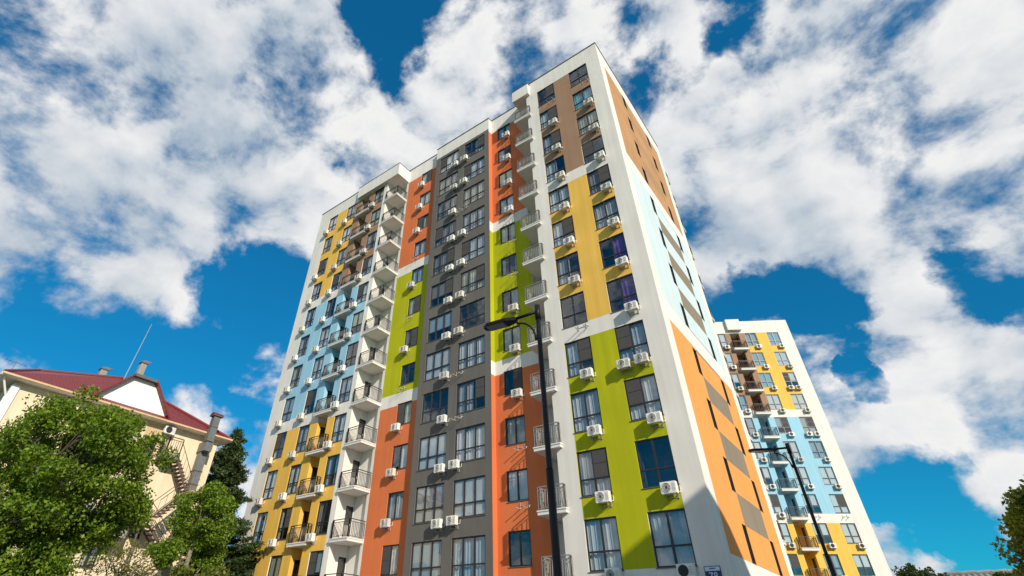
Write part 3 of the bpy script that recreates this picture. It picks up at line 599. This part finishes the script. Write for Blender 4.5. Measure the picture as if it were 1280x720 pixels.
# ================================================================== street lamps
def lamp(label, loc, ang, first=None):
    if first is None:
        t = thing('street_lamp', label, 'street lamp', loc, ang, 'black street lamps'); K = M['black']
        mb = MB(); mb.tube([(0, 0, 0), (0, 0, 4.35)], .074, K, 20); mb.tube([(0, 0, 4.35), (0, 0, 4.39), (0, 0, 7.98)], [.074, .058, .053], K, 20); mb.tube([(0, 0, 0), (0, 0, .4)], .12, K, 20); mb.tube([(0, 0, 7.70), (0, 0, 8.08)], .066, K, 16); mb.box(-.012, .012, -.085, -.06, 1.0, 1.35, K); mb.obj('pole', t, True)
        mb = MB(); mb.tube([(-.05, 0, 7.92), (-.62, 0, 7.88)], .038, K, 12); mb.obj('arm', t, True)
        mb = MB(); mb.tube([(-.08 - .5 * math.sin(PI / 2 * i / 10), 0, 7.25 + .5 * (1 - math.cos(PI / 2 * i / 10)) * .0 + .48 * math.sin(PI / 2 * i / 10)) if 0 else (-.09 - .46 * (1 - math.cos(PI / 2 * i / 10)), 0, 7.22 + .52 * math.sin(PI / 2 * i / 10)) for i in range(11)], .024, K, 8); mb.tube([(-.53, 0, 7.74), (-.53, 0, 7.86)], .02, K, 6); mb.tube([(-.07, 0, 7.2), (-.10, 0, 7.3)], .035, K, 8); mb.obj('brace', t, True)
        mb = MB()
        pts = [(-.55, -.07), (-.80, -.15), (-1.30, -.15), (-1.42, -.06), (-1.42, .06), (-1.30, .15), (-.80, .15), (-.55, .07)]
        mb.prism([(x, y, 7.82) for x, y in pts], (0, 0, .075), K); h_ = mb.obj('lamp_head', t)
        mb = MB(); mb.prism([(-1.33, -.12, 7.812), (-.86, -.12, 7.812), (-.86, .12, 7.812), (-1.33, .12, 7.812)], (0, 0, .012), M['lens']); mb.box(-.78, -.58, -.05, .05, 7.898, 7.93, K); mb.obj('lens', h_)
        return t
    def cp(o, par):
        c = o.copy(); C.objects.link(c); c.parent = par
        for ch in o.children: cp(ch, c)
        return c
    t = cp(first, None); t.location = loc; t.rotation_euler = (0, 0, ang); t['label'] = label; return t
l1 = lamp('tall black street lamp in front of the orange and lime strip', (-5.02, 8.98, 0), math.radians(7))
lamp('black street lamp in front of the far tower', (-2.48, 22.98, 0), math.radians(27), l1)

# ================================================================== trees
def leaf_mesh(name, pts, size, mat, seed, up=.35, aspect=1.5):
    """one small bent leaf (two quads) per point"""
    r = np.random.default_rng(seed); n = len(pts); pts = np.asarray(pts)
    d = r.normal(size=(n, 3)); d /= np.linalg.norm(d, axis=1)[:, None]
    nn = r.normal(size=(n, 3)); nn[:, 2] += up * 3; nn -= d * (nn * d).sum(1)[:, None]; nn /= np.linalg.norm(nn, axis=1)[:, None]
    s = np.cross(nn, d); L = size * r.uniform(.6, 1.35, n)[:, None]; W = L / aspect
    q = [pts - d * L * .5, pts - d * L * .05 + s * W * .5 - nn * L * .1, pts + d * L * .5 - nn * L * .12, pts - d * L * .05 - s * W * .5 - nn * L * .1]
    v = np.stack(q, 1).reshape(-1, 3); me = bpy.data.meshes.new(name)
    me.vertices.add(n * 4); me.vertices.foreach_set('co', v.ravel()); me.loops.add(n * 4); me.loops.foreach_set('vertex_index', np.arange(n * 4, dtype=np.int32))
    me.polygons.add(n); me.polygons.foreach_set('loop_start', np.arange(0, n * 4, 4, dtype=np.int32)); me.polygons.foreach_set('loop_total', np.full(n, 4, dtype=np.int32))
    me.materials.append(mat); me.update(calc_edges=True); return me
def tree(label, loc, height, crown, rad, n_clump, per, leaf, mat, seed, trunk_r=.2, base=.3, barkm='bark', lean=(0, 0), cluster=.42, group=None, name='leafy_tree', shapefn=None, lobes=()):
    """trunk, limbs reaching to every leaf clump; crown = (z0, z1) and rad = crown radius"""
    r = random.Random(seed); t = thing(name, label, 'tree', loc, 0, group); mb = MB(); B = M[barkm]
    z0, z1 = crown; cz = (z0 + z1) / 2; hz = (z1 - z0) / 2; clumps = []
    while len(clumps) < n_clump:
        p = Vector((r.uniform(-1, 1), r.uniform(-1, 1), r.uniform(-1, 1))); l = p.length
        if l > 1 or l < .25: continue
        if r.random() > .25 + .75 * l: continue
        a = math.atan2(p.y, p.x); w_ = 1 + .16 * math.sin(3 * a + seed) + .12 * math.sin(5 * a + p.z * 4 + seed * 2)
        taper = 1.0 if shapefn is None else shapefn((p.z + 1) / 2)
        clumps.append(Vector((p.x * rad * w_ * taper + lean[0], p.y * rad * w_ * taper + lean[1], cz + p.z * hz * (1 + .1 * math.sin(2 * a + seed)))))
    for (lx, ly, lz, lr, ln) in lobes:
        for _ in range(ln):
            p = Vector((r.gauss(0, 1), r.gauss(0, 1), r.gauss(0, .7))); p = p.normalized() * lr * r.random() ** .5; clumps.append(p + Vector((lx, ly, lz)))
    tb = Vector((0, 0, 0)); fork = Vector((lean[0] * .3, lean[1] * .3, z0 + (z1 - z0) * base))
    mid = (tb + fork) / 2 + Vector((r.uniform(-.1, .1), r.uniform(-.1, .1), 0)); top = Vector((lean[0], lean[1], z1 - hz * .35))
    mb.tube([tb, mid, fork, (fork + top) / 2 + Vector((.15, -.1, 0)), top], [trunk_r * 1.25, trunk_r, trunk_r * .85, trunk_r * .5, trunk_r * .15], B, 9)
    limbs = []
    for i in range(9):
        a = 2 * PI * i / 9 + r.uniform(-.3, .3); e = Vector((math.cos(a) * rad * .6 + lean[0], math.sin(a) * rad * .6 + lean[1], cz + r.uniform(-.35, .55) * hz)); s = fork.lerp(top, r.uniform(0, .6)); m_ = s.lerp(e, .5) + Vector((0, 0, .15 * rad))
        mb.tube([s, m_, e], [trunk_r * .45, trunk_r * .28, trunk_r * .12], B, 6); limbs += [m_, e, s.lerp(e, .75)]
    for (lx, ly, lz, lr, ln) in lobes:
        e = Vector((lx, ly, lz)); mb.tube([mid, mid.lerp(e, .5) + Vector((0, 0, .25)), e], [trunk_r * .4, trunk_r * .25, trunk_r * .1], B, 6)
        limbs += [e] + [e + Vector((r.gauss(0, 1), r.gauss(0, 1), r.gauss(0, .6))).normalized() * lr * .5 for _ in range(5)]
    for c in clumps:
        b = min(limbs, key=lambda q: (q - c).length); k = b.lerp(c, .5) + Vector((r.uniform(-.1, .1), r.uniform(-.1, .1), r.uniform(-.05, .15)))
        mb.tube([b, k, c], [trunk_r * .10, trunk_r * .07, trunk_r * .03], B, 4, False)
    mb.obj('trunk', t, True)
    rg = np.random.default_rng(seed); P = []
    for c in clumps:
        m_ = int(per * rg.uniform(.5, 1.4)); q = rg.normal(size=(m_, 3)); q /= np.linalg.norm(q, axis=1)[:, None] + 1e-6; q *= (rg.random(m_) ** .45)[:, None] * cluster * rg.uniform(.7, 1.3); q[:, 2] *= .75; P.append(q + np.array(c))
    link('crown', leaf_mesh('crown', np.concatenate(P), leaf, mat, seed), t); return t
LM = dict(maple=leafmat('maple_leaves', [(.055, .12, .009), (.12, .21, .014), (.24, .33, .026), (.085, .165, .011)]), dark=leafmat('conifer_needles', [(.022, .046, .013), (.042, .075, .018), (.07, .10, .024)], .1),
          olive=leafmat('olive_leaves', [(.09, .12, .018), (.14, .17, .025), (.20, .20, .035)]), far=leafmat('far_leaves', [(.03, .05, .014), (.05, .075, .02), (.075, .10, .03)]), deep=leafmat('deep_green_leaves', [(.09, .15, .014), (.17, .23, .024), (.28, .31, .04)]))
tree('big bright green leafy tree in front of the beige house', (-22.75, 6.1, 0), 9.4, (3.9, 8.85), 2.6, 250, 215, .118, LM['maple'], 3, .16, .12, cluster=.50, lobes=((.1, 2.2, 5.2, .9, 26), (-.1, 1.7, 4.6, .8, 18), (-.3, -2.1, 3.6, 1.4, 80), (.3, -1.6, 2.5, 1.2, 60), (.2, -1.2, 4.6, 1.2, 25), (.2, .3, 3.4, 1.0, 40)))
tree('smaller leaning green tree beside the stairs of the beige house', (-22.9, 11.3, 0), 7, (4.4, 6.9), 1.1, 50, 300, .105, LM['maple'], 8, .10, .15, 'stick', (.25, .3), group=None, cluster=.40, lobes=((.1, -.9, 4.2, .65, 12), (.2, .9, 4.3, .5, 8)))
tree('low yellow-green bush at the foot of the near tower, below the conifer', (-18.0, 9.45, 0), 3.6, (1.3, 3.45), 1.0, 50, 190, .11, LM['olive'], 5, .07, .2, cluster=.38, name='bush')
tree('leafy tree with yellow-tipped lower twigs at the edge of the side road', (4.4, 25.4, 0), 6.4, (.7, 6.35), 2.25, 330, 230, .14, LM['deep'], 12, .16, .2)
tree('pair of yellow-green twigs rising beside the corrugated roof, a young tree', (2.75, 24.6, 0), 4.8, (2.9, 4.75), .62, 26, 75, .13, LM['olive'], 21, .05, .3, cluster=.30)
for i, (x, y, zt, rr) in enumerate(((-2.4, 95, 11.9, 2.2), (.0, 97, 11.0, 1.7), (1.9, 96, 10.9, 1.3))):
    tree(('tallest', 'middle', 'smallest')[i] + ' of three dark round treetops beyond the corrugated roof', (x, y, 0), zt, (4, zt), rr, 60, 90, .38, LM['far'], 30 + i, .2, .2, cluster=.7, group='far treetops')
tree('tangle of bare grey branches with few leaves at the foot of the outside stairs', (-29.5, 11.8, 0), 5.6, (2.0, 5.6), 1.5, 150, 26, .10, LM['olive'], 44, .12, .1, 'stick', cluster=.35, name='bare_tree')
# the conifer: whorls of drooping sprays
def conifer(label, loc, h, r0, seed):
    t = thing('conifer_tree', label, 'tree', loc); r = random.Random(seed); rg = np.random.default_rng(seed); mb = MB(); mb.tube([(0, 0, 0), (0, 0, h * .5), (0, 0, h)], [.22, .14, .02], M['bark'], 8); P = []
    z = 1.2
    while z < h - .1:
        f = 1 - z / h; R = r0 * (f ** .75) * r.uniform(.75, 1.15) + .06; k = max(4, int(11 * f + 4))
        for i in range(k):
            a = 2 * PI * i / k + r.random(); l = R * r.uniform(.6, 1.15); e = Vector((math.cos(a) * l, math.sin(a) * l, z + .22 * l - .05)); s = Vector((0, 0, z)); mb.tube([s, s.lerp(e, .6), e], [.03, .02, .008], M['bark'], 4, False)
            m_ = int(210 * l) + 30; tt = rg.uniform(.12, 1.0, m_)[:, None]; q = np.array(s)[None] + (np.array(e) - np.array(s))[None] * tt; q += rg.normal(size=(m_, 3)) * np.array([.17, .17, .11]) * (1.1 - .4 * tt); P.append(q)
        z += .27
    mb.obj('trunk', t, True); link('crown', leaf_mesh('crown', np.concatenate(P), .22, LM['dark'], seed, aspect=3.0), t); return t
conifer('dark conifer between the beige house and the near tower', (-38.6, 20.1, 0), 14.8, 4.7, 4)

# ================================================================== low building with the corrugated roof, far right
sh = thing('corrugated_roof_house', 'low building with grey corrugated roof and dark ridge at the right edge', 'house', (5.4, 50, .28))
mb = MB(); wall(mb, (0, 0, 0), (1, 0, 0), (0, -1, 0), -4, 5, 0, 4.4, lambda u, z: M['beige'], [(-2.5, -1.3, 1.2, 2.6, .15), (1, 2.2, 1.2, 2.6, .15)]); wall(mb, (-4, 0, 0), (0, 1, 0), (-1, 0, 0), 0, 7, 0, 4.4, lambda u, z: M['beige']); wall(mb, (5, 0, 0), (0, 1, 0), (1, 0, 0), 0, 7, 0, 4.4, lambda u, z: M['beige']); wall(mb, (0, 7, 0), (1, 0, 0), (0, 1, 0), -4, 5, 0, 4.4, lambda u, z: M['beige'])
mb.poly([(-4, 0, 4.4), (-4, 7, 4.4), (-4, 3.5, 6)], M['beige']); mb.poly([(5, 0, 4.4), (5, 3.5, 6), (5, 7, 4.4)], M['beige']); mb.obj('wall', sh)
mb = MB(); n = 120
for i in range(n):
    xa = -4.3 + 9.6 * i / n; xb = -4.3 + 9.6 * (i + 1) / n; za = .035 * math.sin(i * PI / 2); zb = .035 * math.sin((i + 1) * PI / 2)
    mb.quad((xa, -.5, 4.25 + za), (xb, -.5, 4.25 + zb), (xb, 3.5, 6.12 + zb), (xa, 3.5, 6.12 + za), M['slate']); mb.quad((xa, 3.5, 6.12 + za), (xb, 3.5, 6.12 + zb), (xb, 7.5, 4.25 + zb), (xa, 7.5, 4.25 + za), M['slate'])
rf = mb.obj('roof', sh); mb = MB()
for i in range(12): mb.tube([(-4.35 + i * .81, 3.5, 6.14), (-4.35 + i * .81 + .78, 3.5, 6.17)], [.13, .15], M['concrete'], 8)
mb.obj('ridge_tiles', rf)
for x in (-2.5, 1): make_window('window', sh, x, 0, 1.2, 1.2, 1.4, transom=False)

# ================================================================== the neighbour across the side street, out of frame: its roof throws the shadow on the tower's foot
NBX = 16.2; nb = thing('neighbour_house', 'beige neighbouring block with stepped roof across the street, shading the foot of the tower', 'apartment building', (NBX, 0, 0))
tN = (NBX - TX) / 2.15; oy, oz = -tN, 1.2 * tN
prof = [(TY - 18, 6.6), (TY, 7.15), (24.9, 6.35), (25.55, 5.9), (25.9, 4.75), (26.25, 3.6)]
pts = [(0, a + oy, b + oz) for a, b in prof]; pts = pts + [(0, pts[-1][1], 0), (0, pts[0][1], 0)]
mb = MB(); mb.prism(pts, (14, 0, 0), M['brick']); mb.obj('wall', nb)
for k in range(5):
    for j in range(5): make_window('window', nb, -.14, pts[0][1] + 2 + j * 3.2 + 1.4, 2 + k * 3.2, 1.4, 1.6, transom=False, rz=-PI / 2)

# ================================================================== light, sky, camera
SUN = Vector((2.15, -1.0, 1.2)).normalized(); EL = math.asin(SUN.z); AZ = math.atan2(SUN.x, SUN.y)
ld = bpy.data.lights.new('sun', 'SUN'); ld.energy = 4.9; ld.angle = math.radians(.53); ld.color = (1.0, .905, .765)
lo = bpy.data.objects.new('sun', ld); C.objects.link(lo); lo.rotation_euler = (-SUN).to_track_quat('-Z', 'Y').to_euler(); lo.location = (30, -20, 60)
wd = bpy.data.worlds.new('World'); bpy.context.scene.world = wd; wd.use_nodes = True; nt = wd.node_tree; L = nt.links; nt.nodes.clear()
out = nd(nt, 'ShaderNodeOutputWorld'); bg = nd(nt, 'ShaderNodeBackground'); bg.inputs[1].default_value = 0.098; L.new(bg.outputs[0], out.inputs[0])
sky = nd(nt, 'ShaderNodeTexSky', sky_type='NISHITA'); sky.sun_disc = False; sky.sun_elevation = EL; sky.sun_rotation = AZ; sky.air_density = 1.0; sky.dust_density = .4; sky.ozone_density = 2.5
tc = nd(nt, 'ShaderNodeTexCoord'); D = nd(nt, 'ShaderNodeVectorMath', operation='NORMALIZE'); L.new(tc.outputs['Generated'], D.inputs[0])
def mth(op, a, b=None, c=None, clamp=False):
    n = nd(nt, 'ShaderNodeMath', operation=op); n.use_clamp = clamp
    for i, x in enumerate((a, b, c)):
        if x is None: continue
        if isinstance(x, (int, float)): n.inputs[i].default_value = x
        else: L.new(x, n.inputs[i])
    return n.outputs[0]
def vm(op, a, b):
    n = nd(nt, 'ShaderNodeVectorMath', operation=op)
    for i, x in enumerate((a, b)):
        if x is None: continue
        if isinstance(x, (tuple, list)): n.inputs[i].default_value = x
        else: L.new(x, n.inputs[i])
    return n
WN = nd(nt, 'ShaderNodeTexNoise'); WN.inputs['Scale'].default_value = 5.5; WN.inputs['Detail'].default_value = 6; WN.inputs['Roughness'].default_value = .62; L.new(D.outputs[0], WN.inputs['Vector'])
WS = vm('SCALE', vm('SUBTRACT', WN.outputs['Color'], (.5, .5, .5)).outputs[0], None); WS.inputs[3].default_value = .17
DW = vm('NORMALIZE', vm('ADD', D.outputs[0], WS.outputs[0]).outputs[0], None)
BLOBS = [(-0.732,-0.069,0.678,0.163,0.25),(-0.714,0.079,0.696,0.287,0.35),(-0.869,0.140,0.474,0.219,0.25),(-0.572,0.145,0.807,0.148,0.30),(-0.762,0.296,0.576,0.170,0.18),(-0.752,0.195,0.629,0.163,0.20),(-0.482,0.238,0.843,0.083,0.10),(-0.448,0.349,0.823,0.066,0.05),(-0.412,0.273,0.869,0.076,-0.45),(-0.426,0.345,0.836,0.058,-0.30),(-0.403,0.243,0.882,0.054,-0.20),(-0.539,0.165,0.826,0.029,-0.18),(-0.625,0.224,0.748,0.041,-0.30),(-0.692,0.214,0.689,0.052,-0.25),(-0.754,0.196,0.627,0.034,-0.20),(-0.593,0.351,0.725,0.024,-0.25),(-0.628,0.296,0.720,0.023,-0.15),(-0.603,0.167,0.780,0.033,-0.12),(-0.310,0.387,0.868,0.100,0.30),(-0.279,0.469,0.838,0.116,0.25),(-0.433,0.424,0.795,0.106,0.25),(-0.532,0.381,0.756,0.091,0.20),(-0.242,0.367,0.898,0.054,-0.15),(-0.779,-0.087,0.621,0.045,-0.25),(-0.933,0.114,0.340,0.116,-0.35),(-0.887,0.211,0.411,0.196,-0.30),(-0.797,0.411,0.443,0.170,-0.35),(-0.786,0.328,0.525,0.056,-0.25),(-0.830,0.258,0.494,0.052,-0.10),(-0.902,0.161,0.400,0.068,-0.10),(-0.830,0.020,0.558,0.066,-0.08),(-0.934,0.127,0.333,0.042,0.12),(-0.851,0.424,0.310,0.117,0.30),(-0.813,0.469,0.345,0.082,0.25),(-0.887,0.331,0.323,0.037,0.20),(-0.926,0.178,0.332,0.044,0.10),(-0.020,0.543,0.840,0.063,0.30),(0.028,0.580,0.814,0.061,0.30),(-0.077,0.542,0.837,0.033,-0.20),(-0.034,0.596,0.802,0.071,-0.20),(0.069,0.560,0.826,0.064,-0.40),(-0.007,0.597,0.802,0.038,-0.10),(-0.081,0.603,0.794,0.054,-0.20),(0.030,0.627,0.779,0.043,-0.30),(0.107,0.616,0.780,0.046,-0.15),(0.161,0.613,0.773,0.065,0.25),(-0.029,0.663,0.748,0.078,0.30),(0.037,0.732,0.681,0.133,0.35),(0.158,0.711,0.686,0.160,0.35),(0.275,0.731,0.625,0.110,0.35),(0.065,0.804,0.591,0.138,0.30),(0.184,0.830,0.526,0.118,0.30),(-0.101,0.803,0.588,0.080,0.20),(0.275,0.677,0.682,0.056,-0.12),(0.273,0.702,0.658,0.033,-0.20),(0.153,0.776,0.612,0.049,-0.30),(0.196,0.780,0.594,0.051,-0.35),(0.241,0.786,0.569,0.038,-0.30),(0.127,0.788,0.603,0.039,-0.30),(-0.021,0.744,0.668,0.018,-0.30),(0.314,0.749,0.584,0.012,-0.30),(0.284,0.807,0.517,0.014,-0.30),(-0.032,0.859,0.512,0.037,-0.30),(-0.017,0.879,0.476,0.054,-0.35),(0.051,0.886,0.461,0.067,-0.30),(0.059,0.912,0.405,0.043,-0.28),(0.098,0.915,0.391,0.027,-0.15),(0.171,0.874,0.456,0.044,-0.25),(0.199,0.895,0.400,0.046,-0.35),(0.172,0.913,0.370,0.037,-0.30),(-0.079,0.868,0.491,0.032,-0.25),(0.038,0.933,0.359,0.024,-0.40),(0.025,0.941,0.339,0.017,-0.40),(-0.015,0.910,0.414,0.047,-0.12),(0.229,0.874,0.429,0.027,0.10),(0.234,0.857,0.459,0.037,-0.10),(0.123,0.880,0.458,0.052,0.30),(0.127,0.932,0.339,0.067,0.40),(-0.017,0.935,0.354,0.067,0.40),(0.028,0.958,0.287,0.109,0.40),(0.136,0.955,0.263,0.087,0.40),(-0.028,0.961,0.275,0.064,0.30),(0.133,0.910,0.393,0.050,0.10),(-0.020,0.976,0.218,0.060,-0.35),(0.038,0.979,0.200,0.074,-0.45),(0.063,0.985,0.158,0.069,-0.40),(-0.030,0.989,0.147,0.048,-0.35),(0.134,0.968,0.214,0.034,0.30),(-0.003,0.971,0.237,0.014,0.25),(-0.004,0.986,0.165,0.038,0.30),(0.059,0.981,0.187,0.020,0.20),(0.087,0.984,0.155,0.039,0.20),(-0.017,0.994,0.112,0.026,0.50),(0.033,0.994,0.100,0.026,0.35),(0.116,0.982,0.151,0.033,0.15),(0.012,0.990,0.139,0.037,-0.20),(-0.786,0.439,0.436,0.121,-0.35),(-0.856,0.319,0.406,0.118,-0.25),(-0.812,0.348,0.468,0.083,-0.20)]
acc = None
for (x, y, z, a, amt) in BLOBS:
    dt = vm('DOT_PRODUCT', DW.outputs[0], (x, y, z)).outputs['Value']
    mr = nd(nt, 'ShaderNodeMapRange', interpolation_type='SMOOTHSTEP'); mr.inputs[1].default_value = math.cos(a * 1.5); mr.inputs[2].default_value = 1.0 - (1 - math.cos(a)) * .12; mr.inputs[3].default_value = 0; mr.inputs[4].default_value = amt * 1.0
    L.new(dt, mr.inputs[0]); acc = mr.outputs[0] if acc is None else mth('ADD', acc, mr.outputs[0])
acc = mth('MINIMUM', mth('MAXIMUM', acc, -.52), .24)
sx = nd(nt, 'ShaderNodeSeparateXYZ'); L.new(D.outputs[0], sx.inputs[0]); zz = mth('ADD', mth('MAXIMUM', sx.outputs[2], 0.0), .22)
cb = nd(nt, 'ShaderNodeCombineXYZ'); L.new(mth('DIVIDE', sx.outputs[0], zz), cb.inputs[0]); L.new(mth('DIVIDE', sx.outputs[1], zz), cb.inputs[1]); cb.inputs[2].default_value = 3.7
def fbm(v, scale, det, rough=.6, dist=.0):
    n = nd(nt, 'ShaderNodeTexNoise'); n.inputs['Scale'].default_value = scale; n.inputs['Detail'].default_value = det; n.inputs['Roughness'].default_value = rough; n.inputs['Distortion'].default_value = dist; L.new(v, n.inputs['Vector']); return n.outputs[0]
P0 = vm('MULTIPLY', D.outputs[0], (1, 1, 1.35)).outputs[0]; P1 = vm('ADD', P0, tuple(SUN * .055)).outputs[0]
n0 = fbm(P0, 6.0, 12, .60, .15); n0s = fbm(P0, 6.0, 5, .55, .15); n1 = fbm(P1, 6.0, 5, .55, .15); nb_ = fbm(P0, 3.0, 3, .5)
dens = mth('ADD', mth('MULTIPLY_ADD', n0, 2.7, -.86), acc)                              # cloud amount about 0.5 +- noise + placed masses
def smooth(x, a, b, lo=0., hi=1.):
    m_ = nd(nt, 'ShaderNodeMapRange', interpolation_type='SMOOTHSTEP'); m_.inputs[1].default_value = a; m_.inputs[2].default_value = b; m_.inputs[3].default_value = lo; m_.inputs[4].default_value = hi; L.new(x, m_.inputs[0]); return m_.outputs[0]
mask = smooth(dens, .26, .78)
lit = mth('ADD', mth('MULTIPLY', mth('SUBTRACT', n0s, n1), 3.0), smooth(nb_, .36, .62, .08, .9), clamp=True)
thick = smooth(dens, .75, 1.15, 1.0, .80)
mx = nd(nt, 'ShaderNodeMix', data_type='RGBA'); mx.inputs[6].default_value = (4.7, 5.5, 6.4, 1); mx.inputs[7].default_value = (9.1, 9.05, 9.0, 1); L.new(mth('MULTIPLY', lit, thick), mx.inputs[0])
tint = nd(nt, 'ShaderNodeMix', data_type='RGBA', blend_type='MULTIPLY'); tint.inputs[0].default_value = 1; tint.inputs[7].default_value = (.06, .88, 1.16, 1); skg = vm('SCALE', sky.outputs[0], None); L.new(mth('MULTIPLY_ADD', mth('MAXIMUM', mth('SUBTRACT', sx.outputs[2], .3), 0.0), .7, 1.0), skg.inputs[3]); L.new(skg.outputs[0], tint.inputs[6])
fin = nd(nt, 'ShaderNodeMix', data_type='RGBA'); L.new(mask, fin.inputs[0]); L.new(tint.outputs[2], fin.inputs[6]); L.new(mx.outputs[2], fin.inputs[7]); L.new(fin.outputs[2], bg.inputs[0])

cd = bpy.data.cameras.new('camera'); cam = bpy.data.objects.new('camera', cd); C.objects.link(cam); bpy.context.scene.camera = cam
pit, rol, yaw = [math.radians(a) for a in (37.405, 1.497, 38.819)]
fw = Vector((-math.sin(yaw) * math.cos(pit), math.cos(yaw) * math.cos(pit), math.sin(pit))); r_ = Vector((math.cos(yaw), math.sin(yaw), 0)); u_ = r_.cross(fw)
cr, sr = math.cos(rol), math.sin(rol); R_ = r_ * cr + u_ * sr; U_ = u_ * cr - r_ * sr
cam.matrix_world = Matrix(((R_.x, U_.x, -fw.x, 0), (R_.y, U_.y, -fw.y, 0), (R_.z, U_.z, -fw.z, 1.6), (0, 0, 0, 1)))
cd.sensor_width = 36; cd.lens = 632.436 / 1280 * 36; cd.shift_x = (640 - 582.226) / 1280; cd.shift_y = -(360 - 326.213) / 1280; cd.clip_start = .1; cd.clip_end = 3000
sc = bpy.context.scene; sc.view_settings.view_transform = 'Standard'; sc.view_settings.look = 'None'; sc.view_settings.exposure = 0.0; sc.view_settings.gamma = 1.0; sc.view_settings.use_curve_mapping = False
sc.cycles.max_bounces = 8; sc.cycles.transparent_max_bounces = 12; sc.cycles.sample_clamp_indirect = 8
